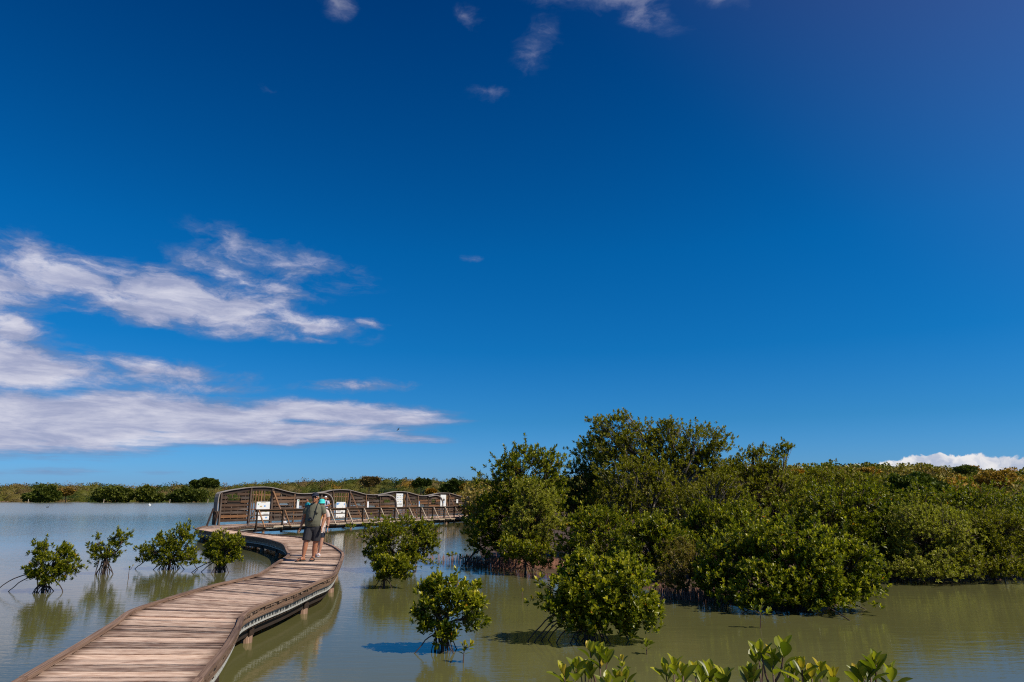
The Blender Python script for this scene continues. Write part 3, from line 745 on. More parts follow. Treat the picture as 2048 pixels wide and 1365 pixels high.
for side, P, i0, i1 in ((1, LE, 6, NCUT), (-1, RE, 6, len(RE)-1)):
    P = side_line(P[i0:i1], 0.2)
    def pr(o0, o1, z0, z1):
        def f(i, p, d):
            q = Vector((d.y, -d.x, 0)).normalized()*side
            return [p+q*o0+Vector((0, 0, z0)), p+q*o1+Vector((0, 0, z0)), p+q*o1+Vector((0, 0, z1)), p+q*o0+Vector((0, 0, z1))]
        return f
    b = MB()
    k = 0
    while k < len(P)-1:
        e_ = min(k+random.randint(9, 14), len(P)-1); seg = [q.copy() for q in P[k:e_+1]]; seg[0] = seg[0].lerp(seg[1], 0.05)
        b.ribbon(seg, pr(0.02, 0.065, -0.125-random.uniform(0, 0.012), -0.037), random.uniform(0.1, 0.5)); k = e_
    b.build('edge_beam', M['edge'], bw)
    g = MB(); g.ribbon(P, pr(0.055, 0.075, -0.236, -0.216)); g.ribbon(P, pr(0.055, 0.075, -0.152, -0.140))
    for a, c in zip(P, P[1:]):
        d = (c-a); n = max(1, round(d.length/0.13))
        q = Vector((d.y, -d.x, 0)).normalized()*side
        for k in range(n):
            if random.random() < 0.06: continue
            o = a+d*((k+0.5)/n)+q*0.065
            g.beam(o+Vector((0, 0, -0.217)), o+Vector((0, 0, -0.151)), 0.020, 0.018, q)
    g.build('side_grating', M['galv'], bw)
    g = MB(); g.ribbon(P, pr(0.085, 0.095, -0.212, -0.150), 0.5); g.build('grating_backing', M['backing'], bw)
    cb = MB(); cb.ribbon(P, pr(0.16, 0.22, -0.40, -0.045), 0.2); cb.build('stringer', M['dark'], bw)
pil, crs = 0, 0
acc = 0.0; nxt = 1.2
for i in range(6*3-4, len(LE)-1):
    acc += ((LE[i+1]-LE[i]).length+(RE[i+1]-RE[i]).length)/2
    if acc > nxt:
        nxt += 2.9
        a, c = LE[i], RE[i]; ax = (c-a).normalized()
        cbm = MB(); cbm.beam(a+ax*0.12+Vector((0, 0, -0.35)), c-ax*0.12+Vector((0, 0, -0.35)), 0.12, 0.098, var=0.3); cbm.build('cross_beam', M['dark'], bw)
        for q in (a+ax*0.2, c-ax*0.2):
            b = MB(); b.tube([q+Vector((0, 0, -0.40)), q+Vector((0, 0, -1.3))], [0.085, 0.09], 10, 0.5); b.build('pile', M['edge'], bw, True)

# ------------------------------------------------------------------ slatted wall
wd = (WB-WA); wd.z = 0; WLEN = wd.length; wd.normalize()
wn = Vector((wd.y, -wd.x, 0))                        # towards the viewer
def wsz(px, py):
    d = ray(px, py); t_ = (WA-CAMP).dot(wn)/d.dot(wn); q = CAMP+d*t_
    return (q-WA).dot(wd), q.z
def WP(s_, z, n_=0.0): q = WA+wd*s_+wn*n_; return Vector((q.x, q.y, z))
TOP = [(438, 984.5), (460, 979.8), (480, 976.8), (493, 975.0), (509, 973.8), (527, 973.6), (541, 974.6), (557, 978.4), (573, 982.9), (590, 986.4), (606, 987.4), (622, 986.6),
       (646, 983.6), (662, 980.2), (678, 979.0), (696, 979.9), (709, 983), (728, 988.2), (745, 989.8), (761, 988.4), (785, 983.3), (798, 982.9), (813, 984.1), (825, 987.5), (838, 991.2), (850, 991.6),
       (861, 989.3), (877, 985.9), (890, 985.9), (898, 986.3), (906, 988.6), (917, 992.2), (930, 992.8), (943, 995.8), (958, 998), (975, 996)]
TS = [wsz(*q) for q in TOP]; ts_, tz_ = [a for a, _ in TS], [b_ for _, b_ in TS]
def topz(s_): return float(np.interp(s_, ts_, tz_))
wall = empty('screen_wall', tuple(WA), 'long wavy topped wall of dark weathered slats standing along the far stretch of boardwalk', 'wall')
WZ0 = DECKZ+0.17
Send = ts_[-1]
cap = [WP(s_, topz(s_)) for s_ in np.linspace(ts_[0], Send, 90)]
b = MB(); b.ribbon(cap, lambda i, p, d: [p+wn*-0.10+Vector((0, 0, -0.045)), p+wn*0.16+Vector((0, 0, -0.045)), p+wn*0.16, p-wn*0.10], 0.6); b.build('cap_rail', M['grey'], wall)
b = MB(); b.ribbon([p-Vector((0, 0, 0.048)) for p in cap], lambda i, p, d: [p+wn*-0.01+Vector((0, 0, -0.24)), p+wn*0.035+Vector((0, 0, -0.24)), p+wn*0.035, p-wn*0.01], 0.3); b.build('fascia_board', M['dark'], wall)
def px2s(px): return wsz(px, 1005)[0]
def hpanel(p0, p1, windows=(), arch=None):
    s0, s1 = px2s(p0)+0.05, px2s(p1)-0.05
    wins = [(px2s(a), px2s(b_), wsz(a, y1)[1], wsz(a, y0)[1]) for (a, b_, y0, y1) in windows]
    b = MB(); z = WZ0; warm = MB(); bk_ = MB()
    while z < max(topz(s0), topz(s1), topz((s0+s1)/2))-0.34:
        segs = [(s0, s1)]
        for (w0, w1, z0, z1) in wins:
            if z+0.15 > z0 and z < z1:
                ns = []
                for (a, c) in segs:
                    if w0 > a: ns.append((a, min(c, w0)))
                    if w1 < c: ns.append((max(a, w1), c))
                segs = [q for q in ns if q[1]-q[0] > 0.03]
        for (a, c) in segs:
            # clip to the wave
            ss = np.linspace(a, c, 14); ok = [s_ for s_ in ss if topz(s_)-0.26 > z+0.165]
            if len(ok) < 2: continue
            a2, c2 = min(ok), max(ok)
            var = min(1, max(0, random.gauss(0.45, 0.25)))
            tgt = warm if random.random() < 0.22 else b
            h = 0.168*random.uniform(0.93, 1.05)
            tgt.beam(WP(a2, z+h/2, 0.055+random.gauss(0, 0.004)), WP(c2, z+h/2, 0.055+random.gauss(0, 0.004)), 0.024, h, (wn*0.25+Vector((0, 0, 1))), var)
            zb = z+0.118
            if not any(a2 < w1 and c2 > w0 and zb+0.16 > z0 and zb < z1 for (w0, w1, z0, z1) in wins) and topz((a2+c2)/2)-0.26 > zb+0.1:
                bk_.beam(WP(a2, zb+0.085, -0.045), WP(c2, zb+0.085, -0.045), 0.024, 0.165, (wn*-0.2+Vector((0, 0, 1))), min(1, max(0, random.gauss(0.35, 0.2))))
        z += 0.235
    b.build('slat_panel', M['wall'], wall)
    if warm.v: warm.build('lit_tone_slats', M['warm'], wall)  # random slats given the orange-brown of sunlit faces as base colour
    if bk_.v: bk_.build('rear_slats', M['dark'], wall)  # dark colour on the rear layer paints the gaps as deep shade
    bt = MB()
    n = max(1, int((s1-s0)/0.62))
    for k in range(n+1):
        s_ = s0+(s1-s0)*(k+0.5)/(n+1)
        zz = [(WZ0, topz(s_)-0.3)]
        for (w0, w1, z0, z1) in wins:
            if w0 < s_ < w1: zz = [(WZ0, z0), (z1, topz(s_)-0.3)]
        for (a, c) in zz:
            if c-a > 0.05: bt.beam(WP(s_, a, 0.012), WP(s_, c, 0.012), 0.05, 0.045, wn, 0.7)
    bt.build('batten', M['wall'], wall)
    for (w0, w1, z0, z1) in wins:
        f = MB()
        for (a, c) in (((w0, z0), (w1, z0)), ((w0, z1), (w1, z1))): f.beam(WP(a[0]-0.03, a[1], 0.06), WP(c[0]+0.03, c[1], 0.06), 0.09, 0.03, (0, 0, 1), 0.8)
        for s_ in (w0, w1): f.beam(WP(s_, z0+0.016, 0.06), WP(s_, z1-0.016, 0.06), 0.085, 0.03, wd, 0.6)
        f.build('window_frame', M['wall'], wall)
def vpanel(p0, p1, gap_from=None, n=None):
    s0, s1 = px2s(p0)+0.04, px2s(p1)-0.04
    b = MB(); k = max(4, int((s1-s0)/0.235)) if n is None else n
    for i in range(k):
        s_ = s0+(s1-s0)*(i+0.5)/k
        if gap_from is not None and gap_from[0] < (i+0.5)/k < gap_from[1]: continue
        b.beam(WP(s_, WZ0-0.03, 0.06), WP(s_, topz(s_)-0.27, 0.06), 0.085, 0.03, wn, random.random())
    for z in (WZ0+0.15, WZ0+0.75, topz((s0+s1)/2)-0.55):
        b.beam(WP(s0, z, 0.022), WP(s1, z, 0.022), 0.035, 0.06, (0, 0, 1), 0.8)
    b.build('upright_slats', M['warm'], wall)
def post(px, w=0.11, z1=None, mat='wall', n_=0.05, var=0.35):
    s_ = px2s(px); b = MB(); b.beam(WP(s_, DECKZ-0.25, n_), WP(s_, (topz(s_)-0.05) if z1 is None else z1, n_), w, w, wn, var); b.build('post', M[mat], wall)
def brace(x0, y0, x1, y1):
    s0, z0 = wsz(x0, y0); s1 = px2s(x1-(y1-1005)*0.06)
    b = MB(); p1 = wpt(x1, y1); p1.z = DECKZ+0.03
    b.beam(WP(s0, z0, 0.17), p1, 0.10, 0.07, wn, 0.6); b.build('brace', M['warm'], wall)
# end bay
hpanel(441, 497, [(453, 480, 996.5, 1003)])
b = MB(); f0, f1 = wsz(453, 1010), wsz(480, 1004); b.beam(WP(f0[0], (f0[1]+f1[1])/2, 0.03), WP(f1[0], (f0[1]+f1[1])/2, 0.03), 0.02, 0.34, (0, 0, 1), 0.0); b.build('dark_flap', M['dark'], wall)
vpanel(500, 541, (0.74, 0.93)); hpanel(544, 587, [(557, 576, 1006, 1011)]); hpanel(588, 640, [(594, 606, 1016, 1020), (613, 628, 1004, 1010)]); hpanel(642, 663)
vpanel(664, 697); hpanel(699, 730, [(711, 721, 1006, 1011)]); hpanel(731, 758, [(736, 750, 1012, 1015.5)]); hpanel(759, 789, [(766, 779, 1000, 1006)])
vpanel(790, 811, n=8); hpanel(813, 834, [(824, 830, 1006, 1010)]); hpanel(835, 855, [(838, 848, 1011, 1014.5)]); hpanel(856, 879, [(861, 870, 1001, 1006)])
vpanel(880, 896, n=6); hpanel(897, 930, [(917, 925, 1010, 1013.5)]); hpanel(933, 960)
for px, w in ((440, .12), (498.5, .13), (542, .15), (587, .10), (641, .11), (663.5, .10), (698, .14), (730.5, .10), (758.5, .11), (789.5, .10), (812, .15), (834.5, .10), (855.5, .11), (879.5, .10), (896.5, .15), (931.5, .17)):
    post(px, w, mat='warm' if px in (587, 730.5, 834.5) else 'wall')
brace(543, 983, 571, 1046); brace(698.5, 987.5, 725, 1041); brace(812, 989, 833, 1037); brace(897, 991, 918, 1033)
# curved pale end of the wall and its prop
s0, z0 = TS[0]; endc = []
for x, y in ((438, 984.5), (434.5, 988), (432.5, 995), (431, 1004), (430, 1014), (429.5, 1023)):
    q = onz(x, y, 99) if False else None
    s_, z = wsz(x, y); endc.append(WP(s_, z, 0.02))
b = MB(); b.ribbon(endc, lambda i, p, d: [p-wd*0.03-wn*0.12, p-wd*0.03+wn*0.22, p+wd*0.03+wn*0.22, p+wd*0.03-wn*0.12], 0.7); b.build('curved_end', M['grey'], wall)
b = MB(); se = px2s(431)
for k in range(4):
    b.beam(WP(se+0.02-0.02*k, DECKZ+0.01, -0.10+k*0.10), WP(se+0.02+0.03*k, wsz(431, 1023)[1], -0.10+k*0.10), 0.05, 0.08, wd, random.random())
b.build('end_slats', M['wall'], wall)
b = MB(); q = wpt(413, 1053.5); b.beam(q, WP(px2s(429), wsz(429, 1018)[1], -0.05), 0.08, 0.08, wn, 0.3); b.build('brace', M['dark'], wall)
# curved ribs around the look-out bays
for (xs, ys) in (((622, 640, 650, 657, 661, 662.5, 663), (986.5, 986, 987.5, 992, 999, 1008, 1022)), ((752, 764, 775, 782, 786.5, 789, 789.5), (992, 990.6, 990.8, 993.5, 998, 1005, 1020)), ((854, 864, 872, 877.5, 881, 882.5, 882.5), (993.5, 991.5, 991.5, 994.5, 999.5, 1006, 1020))):
    pts = []
    for x, y in zip(xs, ys):
        s_, z = wsz(x, y); pts.append(WP(s_, z, 0.12))
    cv = catmull(pts, 4); b = MB(); b.ribbon(cv, lambda i, p, d: [p-wn*0.05-d.cross(wn)*0.035, p+wn*0.11-d.cross(wn)*0.035, p+wn*0.11+d.cross(wn)*0.035, p-wn*0.05+d.cross(wn)*0.035], 0.6)
    b.build('curved_rib', M['grey'], wall)

# ------------------------------------------------------------------ handrail
rail = empty('handrail', tuple(NA), 'low wooden handrail with slanting props along the lagoon side of the walled boardwalk', 'railing')
nd = (NB-NA); nd.z = 0; nd.normalize(); nn = Vector((nd.y, -nd.x, 0))
def NP(s_, z, o=0.0): q = NA+nd*s_+nn*o; return Vector((q.x, q.y, z))
def nps(px):
    d = ray(px, 1020); t_ = (NA-CAMP).dot(nn)/d.dot(nn); return (CAMP+d*t_-NA).dot(nd)
RH = 0.95
sE = nps(948)
for (z, w, h) in ((DECKZ+RH, 0.13, 0.04), (DECKZ+RH-0.085, 0.04, 0.125), (DECKZ+0.60, 0.035, 0.08), (DECKZ+0.27, 0.035, 0.08)):
    b = MB(); a = nps(511) - (0.0 if z > 1.2 else 0.35)
    k = a
    while k < sE:
        e_ = min(k+3.1, sE); b.beam(NP(k, z, -0.06 if h > 0.04 else 0.0), NP(e_-0.01, z, -0.06 if h > 0.04 else 0.0), w, h, (0, 0, 1)); k = e_
    b.build('rail', M['wall' if h < 0.1 else 'warm'], rail)
RPX = [514.5, 566, 612, 657, 691.5, 725.5, 759, 789, 816, 841, 865, 888, 908, 928]
for i, px in enumerate(RPX):
    s_ = nps(px); b = MB(); b.beam(NP(s_, DECKZ-0.30 if i < 8 else -0.9, 0.02), NP(s_, DECKZ+RH-0.025, 0.02), 0.085, 0.085, nn, 0.2); b.build('post', M['dark'], rail)
    b = MB(); b.beam(NP(s_+0.10, DECKZ+RH-0.06, 0.05), NP(s_+0.14, DECKZ-0.10, 0.62), 0.075, 0.05, nn, random.uniform(0.6, 1)); b.build('prop', M['warm' if i < 3 else 'pale'], rail)
    b = MB(); b.beam(NP(s_+0.14, DECKZ-0.15, -0.1), NP(s_+0.14, DECKZ-0.15, 0.72), 0.09, 0.09, (0, 0, 1), 0.4); b.build('outrigger', M['dark'], rail)
b = MB(); b.beam(NP(nps(510), DECKZ+RH-0.04, -0.02), wpt(495, 1051.5), 0.08, 0.06, nn, 0.6); b.build('prop', M['grey'], rail)
b = MB(); k = nps(548)
while k < sE: b.beam(NP(k, DECKZ-0.105, 0.05), NP(k+2.9, DECKZ-0.105, 0.05), 0.05, 0.11, (0, 0, 1)); k += 2.92
b.build('ledger', M['pale'], rail)

# ------------------------------------------------------------------ information boards
M['board'] = plain('board_print', (0.72, 0.73, 0.70), 0.5, 0, 3, 0.04)
INK = {}
def ink(name, c):
    if name not in INK: INK[name] = plain('ink_'+name, c, 0.6, 0, 30, 0.15)
    return INK[name]
def board(label, x0, x1, y0, y1, marks, n_=0.12, name='information_board', mat=None, group='information boards on the wooden wall', legs=False):
    s0, zt = wsz(x0, y0); s1, _ = wsz(x1, y0); zb = wsz((x0+x1)/2, y1)[1]
    c = WP((s0+s1)/2, zb, n_)
    e = empty(name, tuple(c), label, 'sign', group)
    b = MB(); b.beam(WP((s0+s1)/2, zb, n_), WP((s0+s1)/2, zt, n_), s1-s0, 0.022, wn, 0.5); b.build('panel', mat or M['board'], e)
    for i, (u0, u1, v0, v1, colr, rnd) in enumerate(marks):
        b = MB(); a0, a1 = s0+(s1-s0)*u0, s0+(s1-s0)*u1; q0, q1 = zt+(zb-zt)*v0, zt+(zb-zt)*v1
        if rnd:
            b.rings([(WP((a0+a1)/2, (q0+q1)/2, n_+0.0125), wd*(a1-a0)/2, Vector((0, 0, (q0-q1)/2))), (WP((a0+a1)/2, (q0+q1)/2, n_+0.0165), wd*(a1-a0)/2, Vector((0, 0, (q0-q1)/2)))], 14)
        else: b.beam(WP((a0+a1)/2, q1, n_+0.014), WP((a0+a1)/2, q0, n_+0.014), a1-a0, 0.004, wn, 0.5)
        b.build('picture' if rnd else 'print', colr, e)
    return e
gr, bl_, bk, yl, gn, pu = ink('grey', (0.28, 0.28, 0.27)), ink('blue', (0.12, 0.30, 0.62)), ink('black', (0.04, 0.04, 0.045)), ink('ochre', (0.48, 0.36, 0.16)), ink('green', (0.10, 0.36, 0.16)), ink('violet', (0.42, 0.22, 0.55))
lines = lambda u0, u1, v0, v1, n, m=gr: [(u0, u1-(0.12 if k % 3 == 2 else 0)*(u1-u0), v0+(v1-v0)*k/n, v0+(v1-v0)*(k+0.42)/n, m, False) for k in range(n)]
board('white information board behind the handrail nearest the left end of the wooden wall', 511, 537.5, 1004, 1040,
      [(0.3, 0.68, 0.035, 0.055, yl, False), (0.10, 0.17, 0.10, 0.17, gn, True), (0.24, 0.42, 0.22, 0.29, yl, True), (0.55, 0.68, 0.19, 0.29, bl_, True)]+lines(0.08, 0.45, 0.50, 0.62, 4)+lines(0.55, 0.9, 0.66, 0.78, 4)+[(0.62, 0.82, 0.52, 0.58, gn, True), (0.06, 0.16, 0.80, 0.88, bk, True), (0.70, 0.86, 0.84, 0.93, bl_, True), (0.40, 0.5, 0.86, 0.92, yl, True)])
board('white information board with a blue map corner behind the handrail', 670.5, 688.5, 1004.5, 1037.5,
      [(0.03, 0.22, 0.04, 0.17, bl_, False), (0.22, 0.34, 0.03, 0.10, bl_, True), (0.82, 0.93, 0.08, 0.2, bl_, True), (0.62, 0.72, 0.29, 0.33, yl, True)]+lines(0.12, 0.5, 0.50, 0.60, 4)+[(0.58, 0.75, 0.58, 0.65, bk, True), (0.1, 0.2, 0.86, 0.93, bk, True), (0.4, 0.5, 0.88, 0.95, yl, True), (0.75, 0.86, 0.86, 0.92, bk, True)])
birds = []
for j, v in enumerate((0.13, 0.29, 0.42, 0.57)):
    for i, u in enumerate((0.12, 0.33, 0.58, 0.82)):
        birds.append((u, u+0.10+0.03*((i+j) % 2), v, v+0.05, (yl, bk, gr, yl, bl_)[(i*3+j) % 5], True))
birds += [(0.38, 0.50, 0.74, 0.88, bk, True), (0.66, 0.80, 0.73, 0.90, bk, True), (0.14, 0.24, 0.80, 0.86, gr, True)]
board('tall white poster of small birds beside the second curved rib', 790.5, 803.8, 987.5, 1014, birds)
board('tall white poster with one large dark bird beside the farthest curved rib', 879, 890, 990, 1014.5, [(0.45, 0.75, 0.30, 0.52, bk, True), (0.55, 0.68, 0.50, 0.70, bl_, True), (0.35, 0.62, 0.24, 0.27, gr, False), (0.1, 0.3, 0.86, 0.88, gr, False)])
TG = 'narrow white signs on the wooden wall'
board('narrow white upright sign with a green mark at its top, left of the walking man', 591.3, 595.8, 999.5, 1017, [(0.4, 0.85, 0.06, 0.20, gn, True)], 0.13, 'narrow_sign', group=TG)
board('plain narrow white upright sign between the two lower windows of the second bay', 732, 735, 1003.5, 1015.5, [], 0.13, 'narrow_sign', M['white'], TG)
board('narrow bluish white upright sign right of the bird poster', 835.3, 837.2, 1003, 1013.5, [(0.15, 0.85, 0.0, 0.6, bl_, False)], 0.13, 'narrow_sign', group=TG)
board('small white sign with a rounded top on the last bay of the wall', 910.4, 913.8, 999, 1006.5, [(0.35, 0.65, 0.18, 0.32, bk, True)], 0.13, 'small_sign', group=TG)
board('white and violet banner at the right end of the wall, half hidden by the mangrove', 935.2, 948, 997, 1009.5, [(0.03, 0.97, 0.30, 0.50, pu, False), (0.5, 0.97, 0.50, 0.80, gr, False), (0.03, 0.75, 0.88, 0.98, pu, False)], 0.14, 'banner')

# ------------------------------------------------------------------ mangrove shrubs standing in the water
GS = 'mangrove shrubs standing in the lagoon'; GT = 'mangroves crowding the mud bank'
def B(px, py): q = onz(px, py, 0.0); return (q.x, q.y, 0.0)
def D_(px, py): return onz(px, py, 0.0).y
d = D_(85, 1185)
shrub('mangrove_shrub', 'leftmost mangrove shrub in the water, with one long root arching to the left', B(85, 1185),
      LB(d, (97, 1130, 44, 36), (90, 1150, 40, 18), (120, 1148, 34, 16), (82, 1100, 24, 18, -0.05), (138, 1122, 24, 26, 0.1), (115, 1108, 26, 20, .15), (75, 1142, 22, 18)), 150, 7, 0.078, seed=11, roots=20, root_r=0.34, root_h=0.26,
      group=GS, extra_roots=[(-0.1, 0, 0.40, -1.15, -0.05, 0.16), (-0.1, 0.05, 0.36, -0.95, 0.15, 0.12), (0.15, 0, 0.33, 0.52, 0.0, 0.05)], trunk_r=0.035)
d = D_(207, 1149)
shrub('mangrove_shrub', 'sparse open mangrove shrub in the water, slanting up to the right', B(207, 1149),
      LB(d, (222, 1098, 26, 26), (246, 1080, 17, 17), (190, 1086, 13, 16), (204, 1114, 20, 16), (232, 1072, 14, 13)), 80, 6, 0.075, seed=12, roots=14, root_r=0.34, root_h=0.42, group=GS, spread=0.22, trunk_r=0.04)
d = D_(338, 1139)
shrub('mangrove_shrub', 'broad rounded mangrove shrub in the water, second from the boardwalk bend', B(338, 1139),
      LB(d, (318, 1098, 40, 27), (366, 1088, 30, 31), (350, 1112, 44, 20), (330, 1085, 30, 18), (300, 1103, 24, 20), (372, 1066, 17, 16), (320, 1120, 44, 14), (375, 1118, 26, 16)), 210, 7, 0.080, seed=13, roots=24, root_r=0.55, root_h=0.26, group=GS,
      extra_roots=[(-0.5, 0, 0.38, -1.15, 0.1, 0.05), (0.5, 0, 0.42, 0.95, -0.1, 0.04)], trunk_r=0.04)
d = D_(440, 1145)
shrub('mangrove_shrub', 'mangrove shrub with yellow green tips right in front of the bend of the boardwalk', B(440, 1145),
      LB(d, (450, 1096, 38, 26), (440, 1080, 20, 17), (470, 1090, 24, 22), (428, 1092, 18, 18), (455, 1116, 32, 13), (432, 1112, 20, 14)), 150, 7, 0.078, seed=14, roots=20, root_r=0.34, root_h=0.32, group=GS, tip=0.75,
      extra_roots=[(-0.15, 0, 0.34, -0.85, -0.1, 0.06), (-0.15, 0, 0.30, -0.65, 0.1, 0.05)], trunk_r=0.04)
d = D_(805, 1143)
shrub('mangrove_shrub', 'large dense dark green mangrove shrub in the channel right of the boardwalk', B(805, 1143),
      LB(d, (802, 1090, 66, 44), (762, 1066, 36, 28, .2), (842, 1092, 38, 38, -.1), (812, 1056, 44, 22, .2), (745, 1078, 24, 20, .3), (790, 1112, 58, 24, -.2), (850, 1072, 28, 24), (760, 1100, 34, 34, .1), (820, 1122, 54, 18, -.2), (760, 1122, 30, 16)), 430, 7, 0.084, seed=15, roots=12, root_r=0.85, root_h=0.30, group=GS, tip=0.55, stems=3, trunk_r=0.045)
d = D_(768, 1177)
shrub('mangrove_shrub', 'small bright yellow green mangrove shrub just in front of the large dense one', B(768, 1177),
      LB(d, (786, 1136, 36, 22), (770, 1124, 20, 18), (810, 1148, 20, 11), (765, 1145, 16, 14), (800, 1122, 20, 14)), 100, 7, 0.084, seed=16, roots=7, root_r=0.32, root_h=0.30, group=GS, tip=0.95, trunk_r=0.03)
d = D_(885, 1303)
shrub('mangrove_shrub', 'airy mangrove shrub on tall stilt roots in the right foreground water', B(885, 1303),
      LB(d, (905, 1215, 62, 48), (862, 1240, 36, 28), (932, 1200, 42, 42), (872, 1186, 30, 25), (918, 1160, 11, 22), (940, 1235, 34, 26), (850, 1195, 14, 26), (880, 1262, 40, 18), (900, 1180, 50, 30)), 190, 3, 0.088, seed=37, proto=OVAL, roots=18, root_r=0.30, root_h=0.34, group=GS, tip=0.8, trunk_r=0.026, spread=0.27,
      extra_roots=[(0, 0, 0.36, -0.42, -0.15, 0.02)], stems=2)
d = D_(1180, 1284)
shrub('mangrove_shrub', 'broad mangrove shrub in the foreground water with a row of roots arching left', B(1185, 1284),
      LB(d, (1205, 1192, 96, 56), (1130, 1200, 58, 36), (1105, 1180, 30, 22), (1262, 1192, 54, 50), (1205, 1240, 80, 28), (1180, 1150, 60, 32, .15), (1235, 1150, 50, 32, .15), (1110, 1205, 32, 24), (1290, 1225, 32, 24), (1150, 1232, 55, 24), (1255, 1240, 50, 24), (1160, 1135, 36, 24, .1), (1255, 1140, 36, 26, .1)), 430, 6, 0.090, seed=18, proto=OVAL, roots=16, root_r=0.60, root_h=0.34, group=GS, tip=0.85, stems=3, trunk_r=0.032, spread=0.25,
      extra_roots=[(-0.30, 0.0, 0.50, -1.02, 0.02, 0.10), (-0.2, -0.05, 0.34, -0.92, -0.05, 0.16), (-0.2, 0.0, 0.32, -0.80, 0.05, 0.15), (-0.15, 0.1, 0.30, -0.70, 0.12, 0.13), (-0.1, 0.1, 0.28, -0.58, -0.1, 0.12), (0.25, 0, 0.32, 0.62, 0.1, 0.02)])
d = D_(1580, 1222)
shrub('mangrove_bush', 'largest glossy dark mangrove bush in the water at centre right, its roots in shade', B(1590, 1218),
      LB(d, (1470, 1120, 88, 58, 1.0), (1600, 1140, 105, 66), (1690, 1152, 62, 56), (1560, 1092, 88, 44, .6), (1655, 1096, 60, 44, .5), (1430, 1140, 46, 46, 1.3), (1540, 1165, 70, 46, -.1), (1640, 1180, 70, 36, -.2), (1500, 1075, 50, 30, 1.2), (1500, 1188, 60, 24, -.1), (1590, 1198, 80, 22, -.2), (1690, 1192, 44, 24, -.2), (1725, 1140, 34, 40), (1430, 1165, 40, 30, .8), (1620, 1085, 50, 32, .3)), 900, 6, 0.096, seed=19, proto=OVAL, roots=22, root_r=1.35, root_h=0.34, tip=0.62, stems=6, trunk_r=0.035, cat='bush')

# ------------------------------------------------------------------ mangrove thicket on the mud bank
GT = 'mangroves crowding the mud bank'
def bank(name, label, base, D, lobes, n, per, leaf, mat, seed, group=GT, **kw):
    q = atd(base, HZ, D); kw.setdefault('trunk_r', 0.06); kw.setdefault('tip', 0.55)
    return shrub(name, label, (q.x, q.y, 0.1), LB(D, *lobes), int(n*1.35), per, leaf*0.86, mat, seed=seed, group=group, **kw)
bank('mangrove_tree', 'dense dark green mangrove at the left end of the thicket, beside the open channel', 1045, 22.8,
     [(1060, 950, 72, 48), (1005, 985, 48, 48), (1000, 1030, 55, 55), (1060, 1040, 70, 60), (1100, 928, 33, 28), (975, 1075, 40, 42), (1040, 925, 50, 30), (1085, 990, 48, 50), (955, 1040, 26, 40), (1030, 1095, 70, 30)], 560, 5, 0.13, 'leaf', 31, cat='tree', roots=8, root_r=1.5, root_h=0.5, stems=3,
     extra_roots=[(-0.9, 0, 0.7, -2.0, -0.3, 0.14), (-0.9, 0, 0.8, -1.9, 0.2, 0.2), (-0.8, -0.2, 0.6, -1.6, -0.5, 0.1)])
bank('pale_shrub', 'tall pale grey green shrub in front of the dark mangrove left of the thicket', 1065, 21.2,
     [(1060, 1035, 48, 44), (1075, 1000, 34, 40), (1050, 985, 22, 28), (1095, 1050, 40, 40), (1040, 1065, 44, 30)], 230, 5, 0.10, 'leafgrey', 32, cat='shrub', stems=2, trunk_r=0.04)
bank('mangrove_shrub', 'small yellow green mangrove shrub at the foot of the thicket, by the brown air roots', 1050, 20.4,
     [(1050, 1100, 38, 26), (1020, 1095, 26, 24), (1080, 1108, 28, 20)], 90, 5, 0.11, 'leaf', 33, cat='shrub', roots=6, root_r=0.5, root_h=0.25, tip=0.8, trunk_r=0.03)
bank('mangrove_tree', 'deep green tree behind, between the left mangrove and the tallest tree', 1190, 25.5,
     [(1180, 930, 44, 40), (1165, 975, 46, 50), (1200, 1000, 60, 60), (1190, 905, 30, 24), (1150, 1020, 40, 50)], 300, 5, 0.13, 'leafdark', 34, cat='tree')
bank('tall_mangrove', 'tallest tree of the thicket, two spreading crowns on pale leaning branches', 1350, 24.0,
     [(1228, 862, 48, 28), (1290, 868, 44, 26), (1250, 896, 56, 26), (1390, 884, 60, 34), (1345, 862, 38, 20), (1258, 834, 24, 9), (1420, 905, 34, 24), (1340, 900, 40, 22), (1215, 925, 34, 26), (1200, 850, 22, 16), (1370, 915, 40, 16), (1275, 930, 40, 22), (1430, 880, 26, 18), (1320, 880, 50, 20), (1225, 880, 50, 30), (1400, 935, 44, 24), (1345, 940, 46, 24), (1290, 905, 50, 26), (1440, 925, 26, 22), (1200, 900, 34, 34)], 640, 5, 0.115, 'leafolive', 35, cat='tree', bark='palebark', trunk_r=0.085, limb=0.62, spread=0.26, hubpt=(1352, 985))
bank('olive_tree', 'olive green bushy tree under the left crown of the tallest tree', 1265, 22.6,
     [(1250, 965, 62, 44), (1295, 1000, 60, 48), (1225, 1010, 60, 48), (1320, 960, 34, 34), (1280, 935, 40, 26)], 330, 5, 0.11, 'leafolive', 36, cat='tree', bark='palebark')
bank('olive_shrub', 'light olive shrub showing pale stems below the right crown of the tallest tree', 1400, 22.2,
     [(1400, 1000, 60, 44), (1450, 1010, 50, 44), (1365, 1030, 50, 36), (1430, 965, 40, 28)], 240, 5, 0.10, 'leafolive', 37, cat='shrub', bark='palebark', spread=0.25)
bank('mangrove_tree', 'tree with upright leafy shoots reaching up to the right against the sky', 1515, 23.0,
     [(1500, 938, 44, 34), (1480, 970, 60, 46), (1560, 985, 66, 52), (1520, 905, 11, 18), (1552, 912, 14, 16), (1570, 900, 12, 12), (1580, 892, 7, 9), (1535, 925, 26, 22), (1460, 1000, 50, 44), (1600, 1000, 50, 40), (1505, 915, 16, 20)], 420, 5, 0.115, 'leafolive', 38, cat='tree', spread=0.22)
